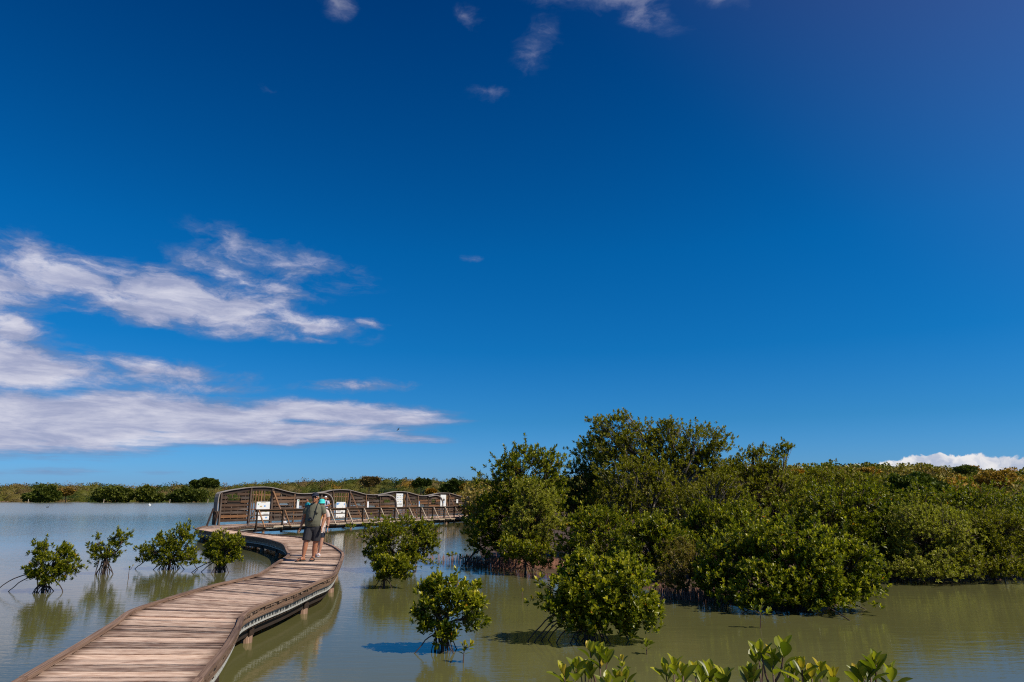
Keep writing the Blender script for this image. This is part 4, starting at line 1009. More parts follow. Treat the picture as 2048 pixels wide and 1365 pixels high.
bank('mangrove_bush', 'dark mangrove bush low in the thicket behind the shrub with roots arching left', 1190, 19.5,
     [(1185, 1075, 66, 44), (1150, 1108, 50, 34), (1225, 1080, 50, 46), (1190, 1045, 50, 30)], 260, 5, 0.115, 'leaf', 39, cat='bush', tip=0.6)
bank('mangrove_bush', 'bright leaved mangrove bush in the thicket just right of the shaded low one', 1300, 18.0,
     [(1290, 1095, 72, 44), (1330, 1080, 50, 44), (1255, 1110, 44, 34), (1300, 1060, 54, 30), (1340, 1110, 40, 34)], 310, 5, 0.11, 'leaf', 40, cat='bush', tip=0.7)
bank('brown_shrub', 'brownish thin leaved shrub by the air roots left of the largest bush', 1362, 15.8,
     [(1360, 1135, 36, 44), (1345, 1160, 34, 30), (1385, 1115, 30, 30)], 110, 5, 0.075, 'leafbrown', 41, cat='shrub', trunk_r=0.025, spread=0.3)
bank('mangrove_bush', 'mangrove bush behind the left shoulder of the largest bush', 1440, 18.5,
     [(1440, 1050, 66, 46), (1400, 1065, 48, 44), (1490, 1045, 50, 40), (1430, 1085, 50, 40)], 300, 5, 0.11, 'leaf', 42, cat='bush', tip=0.6)
bank('mangrove_bush', 'broad mangrove bush behind and above the right half of the largest bush', 1640, 19.5,
     [(1640, 1025, 80, 50), (1585, 1045, 60, 44), (1690, 1040, 50, 46), (1640, 1065, 80, 40), (1720, 1000, 46, 36)], 380, 5, 0.115, 'leaf', 43, cat='bush', tip=0.5)
bank('dark_bush', 'dark bush at the waterline just right of the largest bush', 1765, 20.2,
     [(1765, 1060, 44, 60), (1740, 1105, 40, 46, -.4), (1800, 1090, 40, 56), (1780, 1138, 44, 24, -1.2)], 330, 5, 0.115, 'leafdark', 44, cat='bush')
bank('grey_shrub', 'tall pale grey green shrub along the right bank, standing at the water', 1860, 18.7,
     [(1850, 1075, 66, 56), (1820, 1040, 44, 40), (1890, 1100, 56, 44), (1840, 1110, 54, 42), (1900, 1060, 46, 44), (1810, 1136, 44, 22, -.3), (1880, 1140, 54, 20, -.5), (1845, 1143, 50, 16, -.6)], 580, 5, 0.085, 'leafgrey', 45, cat='shrub', trunk_r=0.04)
bank('olive_shrub', 'olive shrub overhanging the water between the pale one and the picture edge', 1965, 19.0,
     [(1965, 1095, 52, 46), (2005, 1070, 50, 48), (1940, 1138, 50, 22, -.6), (1960, 1055, 46, 36), (2000, 1136, 46, 22, -.6)], 460, 5, 0.085, 'leafolive', 46, cat='shrub', trunk_r=0.04)
bank('olive_shrub', 'olive green shrub cut by the right picture edge, above a bare branch', 2070, 19.4,
     [(2060, 1070, 52, 54), (2090, 1100, 60, 44), (2110, 1050, 70, 60), (2055, 1136, 50, 22, -.8)], 360, 5, 0.09, 'leafolive', 47, cat='shrub', trunk_r=0.04)
bank('mangrove_bush', 'green bush rising behind the pale grey green shrub on the right bank', 1880, 23.5,
     [(1880, 1025, 76, 46), (1930, 1015, 60, 44), (1830, 1020, 60, 40), (1990, 1020, 56, 42)], 330, 5, 0.12, 'leaf', 48, cat='bush', tip=0.45)
bank('olive_tree', 'bushy green tree filling the gap between the upright shoots and the dark rounded crown', 1690, 25.0,
     [(1660, 975, 66, 36), (1710, 985, 60, 40), (1740, 1010, 50, 40), (1610, 970, 40, 30), (1455, 955, 46, 30, 1.0)], 340, 5, 0.12, 'leafolive', 49, cat='tree')

# air roots along the water's edge
def air_roots(name, label, strips, seed):
    r = np.random.default_rng(seed); Vs, Fs = [], []; off = 0
    for (ax, ay, bx, by, n, dep, h) in strips:
        a, b_ = onz(ax, ay), onz(bx, by)
        for k in range(n):
            t_ = r.random(); q = a.lerp(b_, t_); y = q.y+abs(r.normal(0, dep))-0.45*r.random(); x = q.x+r.normal(0, 0.08)
            hh = h*r.uniform(0.5, 1.25); w = r.uniform(0.005, 0.010); tx, ty = r.normal(0, 0.03, 2)
            for i in range(4):
                an = i*math.pi/2; Vs.append((x+w*math.cos(an), y+w*math.sin(an), -0.25))
            for i in range(4):
                an = i*math.pi/2; Vs.append((x+tx+w*0.45*math.cos(an), y+ty+w*0.45*math.sin(an), hh))
            for i in range(4): Fs.append((off+i, off+(i+1) % 4, off+4+(i+1) % 4, off+4+i))
            Fs.append((off+4, off+5, off+6, off+7)); off += 8
    return tag(np_mesh(name, np.array(Vs), [np.array(Fs)], M['spike']), label, 'air roots', kind='stuff')
air_roots('air_roots', 'thicket of reddish brown air roots along the muddy edge of the mangroves',
          [(930, 1128, 1000, 1136, 420, 0.5, 0.26), (985, 1136, 1120, 1142, 900, 0.9, 0.27), (1105, 1142, 1180, 1135, 380, 0.9, 0.24), (880, 1120, 935, 1124, 70, 0.5, 0.2), (1318, 1196, 1450, 1202, 620, 0.55, 0.2),
           (1740, 1163, 2060, 1156, 700, 0.6, 0.13), (840, 1115, 885, 1122, 36, 0.4, 0.17), (1180, 1150, 1330, 1170, 400, 1.0, 0.22)], 5)
def stick(label, pts, r0, name='dead_branch', mat='palebark'):
    b = MB(); b.tube([tuple(p) for p in pts], np.linspace(r0, r0*0.45, len(pts)), 6); tag(b.build(name, M[mat], None, True), label, 'branch')
q = onz(833, 1137); stick('bleached dead stick poking out of the water between the dense shrub and the air roots', [(q.x, q.y, -0.1), (q.x-0.02, q.y, 0.1), (q.x-0.14, q.y, 0.28), (q.x-0.15, q.y+0.02, 0.42)], 0.026)
q = onz(2010, 1165)
b = MB(); 
for pts in ([(0, 0, -0.1), (0.02, 0, 0.25), (-0.05, 0, 0.55)], [(0.01, 0, 0.2), (0.18, 0.05, 0.38), (0.32, 0.05, 0.50)], [(0.02, 0, 0.3), (0.12, -0.05, 0.55), (0.10, 0, 0.72)], [(0.15, 0, 0.34), (0.35, 0, 0.36)]):
    b.tube([(q.x+x, q.y+y, z) for x, y, z in pts], np.linspace(0.025, 0.010, len(pts)), 6)
tag(b.build('dead_branch', M['palebark'], None, True), 'bare forked branch standing in the water near the right picture edge', 'branch')
q = onz(1920, 1166); stick('thin dark upright stick in the water under the olive shrub on the right', [(q.x, q.y, -0.1), (q.x+0.01, q.y, 0.2), (q.x-0.02, q.y, 0.48)], 0.026, mat='bark')

# ------------------------------------------------------------------ seedlings
M['seed'] = leafmat('seedling_leaf', [(0.0, (0.05, 0.078, 0.009)), (0.5, (0.175, 0.195, 0.014)), (0.8, (0.33, 0.33, 0.022)), (0.97, (0.48, 0.43, 0.04)), (1.0, (0.60, 0.42, 0.05))], 0.33, 0.42)
M['stem'] = plain('seedling_stem', (0.11, 0.060, 0.038), 0.6, 0, 20, 0.3)
GSD = 'mangrove seedlings'
def seedling(label, base, shoots, leaf, seed, proto=BIG, name='mangrove_seedling', r0=0.009, wl=1.0, mat='seed', group=GSD):
    """shoots: (tip point, leaf pairs, joins stem at fraction)"""
    r = np.random.default_rng(seed); base = np.array(base, float)
    e = empty(name, tuple(base), label, 'seedling', group)
    sb = MB(); P, Dd, N, Ln, var = [], [], [], [], []
    main = np.array(shoots[0][0], float)
    for j, (tip, pairs, fr) in enumerate(shoots):
        tip = np.array(tip, float); st = base+(main-base)*fr if j else base+np.array([0, 0, -0.12])
        side = (tip-st); side[2] = 0
        mid = (st+tip)/2+(side*0.22 if j else r.normal(0, 0.01, 3)); 
        pts = [st, (st+mid)/2+(side*0.08 if j else 0), mid, (mid+tip)/2, tip]
        k = 0.65 if j else 1.0
        sb.tube([tuple(p) for p in pts], np.array([1.0, 0.9, 0.75, 0.6, 0.4])*r0*k, 7)
        ax = nrm((tip-mid)[None])[0]; ax = nrm((ax+np.array([0, 0, 0.5]))[None])[0]
        ref = nrm(np.cross(ax, r.normal(size=3))[None])[0]; ref2 = np.cross(ax, ref); a0 = r.uniform(0, 3.14)
        for i in range(pairs):
            for s_ in (0, math.pi):
                ang = a0+i*1.45+s_+r.normal(0, 0.15); th = 0.22+0.30*i+r.normal(0, 0.10); rad = ref*math.cos(ang)+ref2*math.sin(ang)
                dd = ax*math.cos(th)+rad*math.sin(th)
                P.append(tip-ax*leaf*0.30*i+rad*0.004); Dd.append(dd); N.append(ax*math.sin(th)-rad*math.cos(th)+r.normal(0, 0.18, 3))
                Ln.append(leaf*r.uniform(0.8, 1.1)*(0.72 if i == 0 else 1)); var.append(np.clip(0.42+r.normal(0, 0.13)+(0.32 if i == 0 else 0)+(0.35 if r.random() < 0.12 else 0), 0, 0.96))
        P.append(tip); Dd.append(ax); N.append(ref); Ln.append(leaf*0.6); var.append(0.85)
    sb.build('stem', M['stem'], e, True)
    Ln = np.array(Ln)
    V, fc, vv = leaf_arrays(np.array(P), np.array(Dd), np.array(N), Ln, Ln*wl*(0.72 if proto is BIG else 0.7), np.array(var), proto)
    np_mesh('leaves', V, fc, M[mat], e, {'var': np.clip(vv+0.10, 0, 1)}, True)
    return e
def T(px, py, D): q = atd(px, py, D); return (q.x, q.y, q.z)
def foot(px, D): q = atd(px, 1500, D); return (q.x, q.y, 0.0)
S = [('seedling with two shoots at the bottom edge, leftmost of the foreground plants', 1155, 3.7, [((1152, 1338), 3, 0), ((1128, 1352), 3, .8)]),
     ('tall foreground seedling with a red brown stem and spreading leaf pairs, below the arching roots', 1200, 3.8, [((1199, 1312), 3, 0), ((1180, 1305), 2, .86), ((1214, 1318), 2, .84), ((1182, 1345), 2, .7)]),
     ('low broad leaved seedling just showing at the bottom edge beside the tall red stemmed one', 1215, 3.3, [((1216, 1372), 3, 0)]),
     ('foreground seedling with a tight upright bunch of leaves, left of the pointed single leaf', 1352, 3.6, [((1348, 1338), 4, 0), ((1332, 1350), 2, .82)]),
     ('pale yellow leaved seedling in the foreground, tucked against the upright bunch of leaves', 1368, 3.4, [((1366, 1352), 2, 0)]),
     ('small slim seedling with a yellow bud between the foreground plants', 1391, 4.2, [((1391, 1345), 2, 0)]),
     ('foreground seedling with one broad pointed leaf standing upright', 1420, 3.5, [((1419, 1350), 2, 0), ((1436, 1366), 2, .8)]),
     ('tallest foreground seedling, with large lower leaves and a twiggy top, right of centre', 1535, 3.3, [((1545, 1322), 3, 0), ((1568, 1302), 3, .93), ((1522, 1306), 2, .9)]),
     ('foreground seedling with tall erect lance shaped leaves', 1606, 3.3, [((1604, 1340), 3, 0)]),
     ('small leafy seedling between the tallest one and the erect leaved one', 1576, 3.9, [((1576, 1352), 3, 0), ((1588, 1345), 2, .85)]),
     ('short seedling with spreading leaves right of the erect leaved one', 1643, 3.5, [((1642, 1348), 2, 0), ((1665, 1360), 2, .8)]),
     ('seedling with paired upright leaf bunches, second from the right end', 1742, 3.3, [((1740, 1336), 3, 0), ((1752, 1330), 2, .9), ((1728, 1356), 2, .8)]),
     ('rightmost foreground seedling with rounded leaves', 1785, 3.4, [((1782, 1352), 3, 0)]),
     ('low yellow tipped seedling at the bottom edge right of the tall red stemmed one', 1258, 3.6, [((1252, 1362), 3, 0), ((1238, 1364), 2, .8)]),
     ('low seedling with narrow leaves at the bottom edge right of the pointed leaf', 1450, 3.4, [((1448, 1362), 3, 0)]),
     ('slender seedling with three small shoots, left of the tall red stemmed one', 1172, 4.4, [((1170, 1340), 2, 0), ((1162, 1346), 2, .85), ((1178, 1350), 2, .8)]),
     ('seedling with a narrow fan of leaves just left of the pointed leaf seedling', 1405, 3.7, [((1404, 1356), 3, 0)]),
     ('small seedling at the bottom edge close to the left of the tallest one', 1505, 3.4, [((1506, 1356), 3, 0), ((1496, 1362), 2, .85)]),
     ('seedling with a thin twiggy top behind the tallest one', 1518, 4.3, [((1518, 1312), 2, 0), ((1510, 1318), 2, .9), ((1526, 1320), 2, .85)]),
     ('low seedling at the bottom edge between the erect leaved and the short spreading one', 1624, 3.3, [((1624, 1358), 3, 0)]),
     ('low seedling with a pale young leaf left of the paired leaf bunches', 1715, 3.5, [((1716, 1358), 2, 0)])]
for i, (lab, bx, D, sh) in enumerate(S):
    f = foot(bx, D); seedling(lab, (f[0], f[1], 0), [(T(x, y, D), n, fr) for (x, y), n, fr in sh], 0.098, 200+i)
for i, (lab, bx, by, sh, lf) in enumerate([
        ('seedling with a rosette on a thin dark stem, beside the airy stilt rooted shrub', 926, 1326, [((929, 1293), 4, 0), ((942, 1290), 3, .85)], 0.11),
        ('lone seedling in open water below the broad shrub with arching roots', 1292, 1309, [((1292, 1286), 4, 0), ((1299, 1288), 2, .8)], 0.10),
        ('lone seedling with yellow leaves in front of the largest bush', 1519, 1257, [((1521, 1218), 4, 0), ((1505, 1214), 3, .75), ((1538, 1222), 3, .7), ((1524, 1206), 2, .9)], 0.11),
        ('tiny seedling with two upright leaves in the open water left of the broad shrub', 1045, 1197, [((1045, 1184), 2, 0)], 0.11),
        ('thin bare seedling between the sparse shrub and the broad rounded shrub', 258, 1157, [((259, 1136), 2, 0), ((265, 1133), 1, .8)], 0.09),
        ('young seedling in front of the air roots at the channel, left of the thicket', 922, 1128, [((921, 1112), 4, 0), ((932, 1114), 3, .7)], 0.13),
        ('leafy seedling at the edge of the channel close to the left mangrove', 905, 1122, [((904, 1107), 4, 0), ((897, 1110), 3, .7), ((911, 1109), 3, .75)], 0.13),
        ('small leafy plant in the water below the handrail beside the blue map board', 703, 1060, [((701, 1050), 4, 0), ((694, 1051), 4, .7), ((709, 1051), 4, .7)], 0.25),
        ('small plant at the left foot of the large dense shrub', 724, 1078, [((722, 1064), 4, 0), ((726, 1068), 3, .7), ((718, 1070), 3, .6)], 0.17)]):
    bq = onz(bx, by); seedling(lab, (bq.x, bq.y, 0), [(T(x, y, bq.y), n, fr) for (x, y), n, fr in sh], lf, 300+i, proto=OVAL, wl=1.0, r0=0.010 if bq.y < 20 else 0.02)
f = foot(1246, 5.6); seedling('small star shaped seedling on a thin stem behind the foreground row', (f[0], f[1], 0), [(T(1244, 1322, 5.6), 5, 0)], 0.075, 401, r0=0.006)

# ------------------------------------------------------------------ people
def skinmat(name, col, red):
    m, t = new_mat(name)
    tc = t.n('ShaderNodeTexCoord').outputs['Object']
    n = t.noise(tc, 9.0, 5.0)
    c = t.ramp(n, [(0.3, red), (0.7, col)])
    p = t.n('ShaderNodeBsdfPrincipled', i_Base_Color=c, i_Roughness=0.5)
    p.inputs['Specular IOR Level'].default_value = 0.35
    p.inputs['Subsurface Weight'].default_value = 0.08; p.inputs['Subsurface Radius'].default_value = (0.02, 0.008, 0.004)
    t.n('ShaderNodeOutputMaterial', i_Surface=p.outputs[0]); return m
def cloth(name, col, wr=0.006):
    m, t = new_mat(name)
    tc = t.n('ShaderNodeTexCoord').outputs['Object']
    n = t.noise(t.mapping(tc, (9, 9, 16)), 1.0, 4.0, 0.55, 1.2); n2 = t.noise(tc, 220, 2.0)
    c = t.ramp(n2, [(0.3, tuple(k*0.86 for k in col)), (0.7, tuple(min(1, k*1.1) for k in col))])
    b = t.n('ShaderNodeBump', i_Strength=0.9, i_Distance=wr, i_Height=n)
    p = t.n('ShaderNodeBsdfPrincipled', i_Base_Color=c, i_Roughness=0.85, i_Normal=b.outputs[0]); p.inputs['Specular IOR Level'].default_value = 0.2
    t.n('ShaderNodeOutputMaterial', i_Surface=p.outputs[0]); return m
M['skin'] = skinmat('tanned_skin', (0.45, 0.205, 0.112), (0.36, 0.14, 0.072))
M['skin2'] = skinmat('lighter_skin', (0.50, 0.27, 0.18), (0.42, 0.20, 0.13))
M['lip'] = plain('lips', (0.34, 0.12, 0.09), 0.5, 0, 30, 0.15)
M['eye'] = plain('eye_white', (0.7, 0.68, 0.65), 0.3, 0, 30, 0.05)
M['khaki'] = cloth('olive_grey_cotton', (0.145, 0.140, 0.098)); M['charcoal'] = cloth('charcoal_cloth', (0.040, 0.038, 0.042))
M['beige'] = cloth('pale_pink_cotton', (0.66, 0.53, 0.47)); M['teal'] = cloth('teal_cotton', (0.02, 0.30, 0.36)); M['tee'] = cloth('pale_lilac_cotton', (0.58, 0.58, 0.68))
M['navy'] = cloth('navy_cloth', (0.03, 0.035, 0.055)); M['turq'] = cloth('turquoise_cloth', (0.07, 0.62, 0.58), 0.004); M['whitecloth'] = cloth('white_cloth', (0.78, 0.77, 0.78), 0.004)
M['hair'] = plain('dark_hair', (0.022, 0.015, 0.011), 0.5, 0, 60, 0.5); M['greyhair'] = plain('grey_hair', (0.30, 0.29, 0.28), 0.6, 0, 60, 0.4)
M['lens'] = plain('dark_lens', (0.008, 0.008, 0.01), 0.12, 0, 5, 0.1, 0, 0.6); M['orange'] = cloth('orange_strap', (0.70, 0.30, 0.05), 0.002)
M['sole'] = plain('dark_sole', (0.035, 0.030, 0.028), 0.7, 0, 30, 0.3); M['capblue'] = cloth('navy_cap', (0.025, 0.03, 0.05), 0.003)

def remesh(mb, vox, smooth=3):
    me = mb.mesh('tmp'); o = bpy.data.objects.new('tmp', me); COL.objects.link(o)
    md = o.modifiers.new('r', 'REMESH'); md.mode = 'VOXEL'; md.voxel_size = vox
    sm = o.modifiers.new('s', 'SMOOTH'); sm.iterations = smooth; sm.factor = 0.5
    dg = bpy.context.evaluated_depsgraph_get(); dg.update()
    out = bpy.data.meshes.new_from_object(o.evaluated_get(dg))
    bpy.data.objects.remove(o); bpy.data.meshes.remove(me); return out
V3 = Vector
def limb(b, pts, rs, n=12):
    pts = [V3(p) for p in pts]; b.tube([tuple(p) for p in pts], rs, n)
def zr(b, rows, n=18): b.rings([((x, y, z), (rx, 0, 0), (0, ry, 0)) for x, y, z, rx, ry in rows], n)

def hand(b, wr, d, side, curl=0.5, k=1.0):
    """hanging hand: wrist wr, direction d, side = +1 when the thumb points towards -y (forward)."""
    wr = V3(wr); d = V3(d).normalized(); f = V3((0, -1, 0)); f = (f-d*f.dot(d)).normalized(); n = d.cross(f)   # f: thumb side, n: across palm
    inn = n*side
    b.rings([(wr, f*0.024*k, n*0.019*k), (wr+d*0.03*k, f*0.034*k, n*0.017*k), (wr+d*0.065*k, f*0.041*k, n*0.016*k), (wr+d*0.092*k, f*0.040*k, n*0.013*k)], 12)
    for i, (o, ln) in enumerate(((0.030, 0.070), (0.011, 0.080), (-0.009, 0.075), (-0.028, 0.058))):
        p = wr+d*0.085*k+f*o*k; q1 = p+(d+inn*0.25*curl)*ln*0.45*k; q2 = q1+(d*0.8+inn*0.9*curl)*ln*0.33*k; q3 = q2+(d*0.45+inn*1.3*curl)*ln*0.27*k
        limb(b, (p, q1, q2, q3), [0.0098*k, 0.0095*k, 0.0088*k, 0.0070*k], 8)
    p = wr+d*0.028*k+f*0.030*k; limb(b, (p, p+(d*0.75+f*0.55+inn*0.2)*0.036*k, p+(d*0.95+f*0.45+inn*0.35)*0.066*k, p+(d*1.0+f*0.35+inn*0.5)*0.088*k), [0.0125*k, 0.0115*k, 0.0100*k, 0.0075*k], 8)

def shoe_rows(an, toe, h, L=0.25):
    an = V3(an); t_ = V3(toe); t_.z = 0; t_.normalize(); s_ = V3((t_.y, -t_.x, 0))
    return an, t_, s_
def foot_mesh(b, an, toe, z0, k=1.0):
    an, t_, s_ = shoe_rows(an, toe, z0); h = V3((an.x, an.y, z0))
    limb(b, (an, an+V3((0, 0, -0.03))), [0.038*k, 0.040*k])
    b.rings([(h-t_*0.055*k+V3((0, 0, 0.035)), s_*0.026*k, V3((0, 0, 0.030))), (h-t_*0.02*k+V3((0, 0, 0.045)), s_*0.034*k, V3((0, 0, 0.045))), (h+t_*0.05*k+V3((0, 0, 0.040)), s_*0.037*k, V3((0, 0, 0.040))),
             (h+t_*0.11*k+V3((0, 0, 0.028)), s_*0.043*k, V3((0, 0, 0.026))), (h+t_*0.16*k+V3((0, 0, 0.02)), s_*0.046*k, V3((0, 0, 0.018)))], 12)
    for i in range(5):
        o = (-0.034+0.017*i)*k; ln = (0.045, 0.044, 0.040, 0.035, 0.028)[i]*k
        p = h+t_*0.15*k+s_*o+V3((0, 0, 0.016)); limb(b, (p, p+t_*ln*0.6, p+t_*ln+V3((0, 0, -0.003))), [0.0105*k, 0.0105*k, 0.008*k] if i else [0.014*k, 0.013*k, 0.010*k], 8)

def person(label, loc, J, skin, clothes, k=1.0, extra=None, vox=0.0065, group=None):
    b = MB()
    hx, hy, hz = J['head']
    zr(b, [(hx+a*0, hy+cy, hz+z, rx, ry) for a, cy, z, rx, ry in
           ((0, -.050, -.118, .030, .030), (0, -.046, -.106, .046, .046), (0, -.030, -.078, .063, .074), (0, -.016, -.040, .071, .090), (0, -.005, 0.0, .076, .097), (0, 0, .040, .077, .098), (0, .004, .080, .068, .087), (0, .006, .106, .044, .058), (0, .006, .117, .014, .018))])
    b.ell((hx, hy-.106, hz-.020), (.015, .020, .024), 10, 8); b.ell((hx, hy-.098, hz+.006), (.011, .014, .030), 8, 6)
    for s_ in (-1, 1):
        b.ell((hx+s_*.080, hy+.012, hz-.012), (.012, .022, .034), 8, 8); b.ell((hx+s_*.030, hy-.086, hz+.022), (.028, .014, .010), 8, 6); b.ell((hx+s_*.040, hy-.066, hz-.035), (.026, .026, .026), 8, 6)
    b.ell((hx, hy-.090, hz-.103), (.026, .018, .018), 8, 6)
    nb = V3(J['neck']); limb(b, (nb+V3((0, .02, -.04)), nb+V3((0, .01, .02)), (hx, hy+.012, hz-.05)), [.080, .064, .060])
    zr(b, J['torso_skin'])
    for sd_ in ('a', 'b'):
        sh, el_, wr = (V3(q) for q in J['arm_'+sd_])
        limb(b, (sh, sh.lerp(el_, .35), sh.lerp(el_, .8), el_, el_.lerp(wr, .25), el_.lerp(wr, .65), wr), [.058, .056, .048, .046, .048, .038, .029])
        hd = V3(J.get('hand_'+sd_, tuple(wr-el_))); hand(b, wr, hd, 1 if sd_ == 'a' else -1, J.get('curl', .5))
        hp, kn, an = (V3(q) for q in J['leg_'+sd_])
        limb(b, (hp, hp.lerp(kn, .4), hp.lerp(kn, .85), kn, kn.lerp(an, .22), kn.lerp(an, .45), kn.lerp(an, .8), an), [.100*J.get('thick', 1), .092*J.get('thick', 1), .068*J.get('thick', 1), .064*J.get('thick', 1), .063*J.get('thick', 1), .062*J.get('thick', 1), .044*J.get('thick', 1), .037])
        foot_mesh(b, an, J['toe_'+sd_], J.get('z_'+sd_, 0.022))
    T_ = Matrix.Translation(loc) @ Matrix.Rotation(J.get('yaw', 0), 4, 'Z') @ Matrix.Scale(k, 4)
    def fin(me, name, mat, parent=None):
        me.transform(T_); me.name = name
        return link(name, me, mat, parent, True)
    body = fin(remesh(b, vox), 'person', skin); body.data.update()
    tag(body, label, 'person', group)
    def part(name, mb, mat, vox_=0.009, sm=3, parent=None): return fin(remesh(mb, vox_, sm) if vox_ else mb.mesh(name), name, mat, parent or body)
    clothes(J, part, fin, V3((hx, hy, hz)))
    return body, part

def shirt_sleeves(b, J, f=0.62, r=(.080, .078, .070)):
    for s_ in 'ab':
        sh, el_, wr = (V3(q) for q in J['arm_'+s_]); limb(b, (sh+V3((-.06 if sh.x > 0 else .06, 0, .012)), sh+V3((0, 0, -.012)), sh.lerp(el_, f*.3), sh.lerp(el_, f*.65), sh.lerp(el_, f)), (.050, .064, r[1]*.93, r[1]*.95, r[2]))
def shorts(b, J, f=0.86, r=(.118, .112, .098)):
    for s_ in 'ab':
        hp, kn, an = (V3(q) for q in J['leg_'+s_]); limb(b, (hp+V3((0, 0, .02)), hp.lerp(kn, f*.5), hp.lerp(kn, f)), r)
def cap_parts(part, h, mat, brim=1.0, bmat=None, up=0.0):
    c = MB(); c.rings([(h+V3((0, .004, z)), (rx, 0, 0), (0, ry, 0)) for z, rx, ry in ((.042, .086, .107), (.070, .086, .106), (.100, .076, .095), (.124, .052, .066), (.135, .016, .02))], 20)
    ca = part('cap', c, mat, None)
    br = MB(); pts = []
    rows = []
    for t_, w, dz in ((0, .074, 0), (.35, .074, -.004), (.7, .062, -.012), (1.0, .034, -.022)):
        rows.append((h+V3((0, -.088-.070*t_*brim, .056+dz*.6+up)), (w, 0, 0), (0, 0, .006)))
    br.rings(rows, 14); part('cap_brim', br, bmat or mat, None, parent=ca)
def sandals(J, part, col, strapm):
    for s_ in 'ab':
        an, t_, sv = shoe_rows(J['leg_'+s_][2], J['toe_'+s_], 0); z = J.get('z_'+s_, 0.022); h = V3((an.x, an.y, z))
        so_ = MB(); rows = []
        for d_, w in ((-.075, .024), (-.05, .038), (0, .040), (.08, .046), (.15, .054), (.20, .046), (.225, .020)):
            rows.append((h+t_*d_+V3((0, 0, -.010)), sv*w, V3((0, 0, .013))))
        so_.rings(rows, 14); sole = part('sandal', so_, col, None)
        st = MB()
        for d_, hh in ((.095, .066), (.135, .052)):
            st.tube([tuple(h+t_*d_+sv*math.cos(a)*.054+V3((0, 0, -.005+hh*math.sin(a)))) for a in np.linspace(0, math.pi, 9)], .012, 6)
        part('sandal_strap', st, strapm, None, parent=sole)

# the man in front
JM = dict(thick=1.06, head=(.015, -.02, 1.625), neck=(.01, .0, 1.45),
          torso_skin=[(0, 0, .86, .165, .11), (-.005, -.01, 1.0, .17, .125), (0, -.01, 1.2, .175, .12), (.005, 0, 1.36, .18, .095), (.01, 0, 1.43, .12, .075), (.01, 0, 1.47, .06, .05)],
          arm_a=((-.195, .01, 1.385), (-.275, .05, 1.10), (-.318, -.015, .875)), hand_a=(-.03, -.12, -1), arm_b=((.215, .01, 1.385), (.285, .03, 1.11), (.262, -.09, .885)), hand_b=(-.10, -.22, -1), curl=.65,
          leg_a=((-.085, 0, .86), (-.135, -.10, .50), (-.175, -.13, .095)), leg_b=((.095, 0, .86), (.085, .02, .49), (.040, .06, .095)), toe_a=(-.75, -.8, 0), toe_b=(.02, -1, 0))
def man_clothes(J, part, fin, h):
    b = MB(); zr(b, [(-.012, -.008, .868, .198, .142), (-.012, -.02, .93, .208, .155), (-.008, -.028, 1.03, .207, .165), (-.002, -.02, 1.16, .203, .155), (.004, -.008, 1.29, .212, .138), (.008, 0, 1.38, .198, .112), (.010, .004, 1.435, .140, .088), (.010, .006, 1.470, .078, .070)])
    shirt_sleeves(b, J, .66); shirt = part('shirt', b, M['khaki'], .009)
    po = MB(); po.beam((.105, -.155, 1.295), (.105, -.160, 1.20), .095, .006, (0, 1, 0), .5); part('chest_pocket', po, M['khaki'], None, parent=shirt)
    b = MB(); zr(b, [(-.005, .0, .74, .16, .11), (-.005, 0, .80, .195, .135), (-.008, 0, .895, .190, .135)]); shorts(b, J, .97, (.128, .124, .112)); part('shorts', b, M['charcoal'], .009)
    hr = MB(); hr.rings([(h+V3((0, .018, z)), (rx, 0, 0), (0, ry, 0)) for z, rx, ry in ((-.045, .062, .062), (-.03, .079, .085), (.0, .082, .092), (.045, .083, .094))], 16); part('hair', hr, M['greyhair'], None)
    cap_parts(part, h, M['capblue'], 1.0)
    g = MB()
    for s_ in (-1, 1): g.ell(h+V3((s_*.034, -.104, .010)), (.034, .010, .022), 14, 8)
    sg = part('sunglasses', g, M['lens'], None)
    for s_ in (-1, 1):
        fr = MB(); fr.beam(h+V3((s_*.066, -.098, .016)), h+V3((s_*.084, .02, .012)), .006, .012, var=.5); part('temple', fr, M['black'], None, parent=sg)
    lp = MB(); lp.ell(h+V3((0, -.101, -.066)), (.024, .009, .006), 10, 6); part('mouth', lp, M['lip'], None)
    sandals(J, part, M['sole'], M['sole'])
pm = onz(622, 1122.5, DECKZ)
man, mpart = person('man in navy cap and sunglasses walking towards us, olive tee shirt, dark shorts', (pm.x, pm.y, DECKZ+0.008), JM, M['skin'], man_clothes)
# camera round his neck
co = V3((pm.x, pm.y, DECKZ+0.008))
e = empty('camera', tuple(co+V3((-.02, -.2, 1.05))), 'black camera hanging on a neck strap at the walking man\'s belly', 'camera')
b = MB(); c0 = co+V3((-.02, -.215, 1.055))
b.rings([(c0+V3((0, .03, 0)), (.066, 0, 0), (0, 0, .044)), (c0+V3((0, .025, 0)), (.072, 0, 0), (0, 0, .048)), (c0+V3((0, -.02, 0)), (.072, 0, 0), (0, 0, .048)), (c0+V3((0, -.027, 0)), (.064, 0, 0), (0, 0, .042))], 20)
b.beam(c0+V3((0, .02, .052)), c0+V3((0, -.03, .052)), .045, .026, var=.5); b.build('camera_body', M['black'], e, True)
b = MB(); b.rings([(c0+V3((0, -.02, -.004)), (.036, 0, 0), (0, 0, .036)), (c0+V3((0, -.065, -.012)), (.036, 0, 0), (0, 0, .036)), (c0+V3((0, -.095, -.018)), (.040, 0, 0), (0, 0, .040)), (c0+V3((0, -.10, -.019)), (.030, 0, 0), (0, 0, .030))], 18); b.build('lens', M['lens'], e, True)
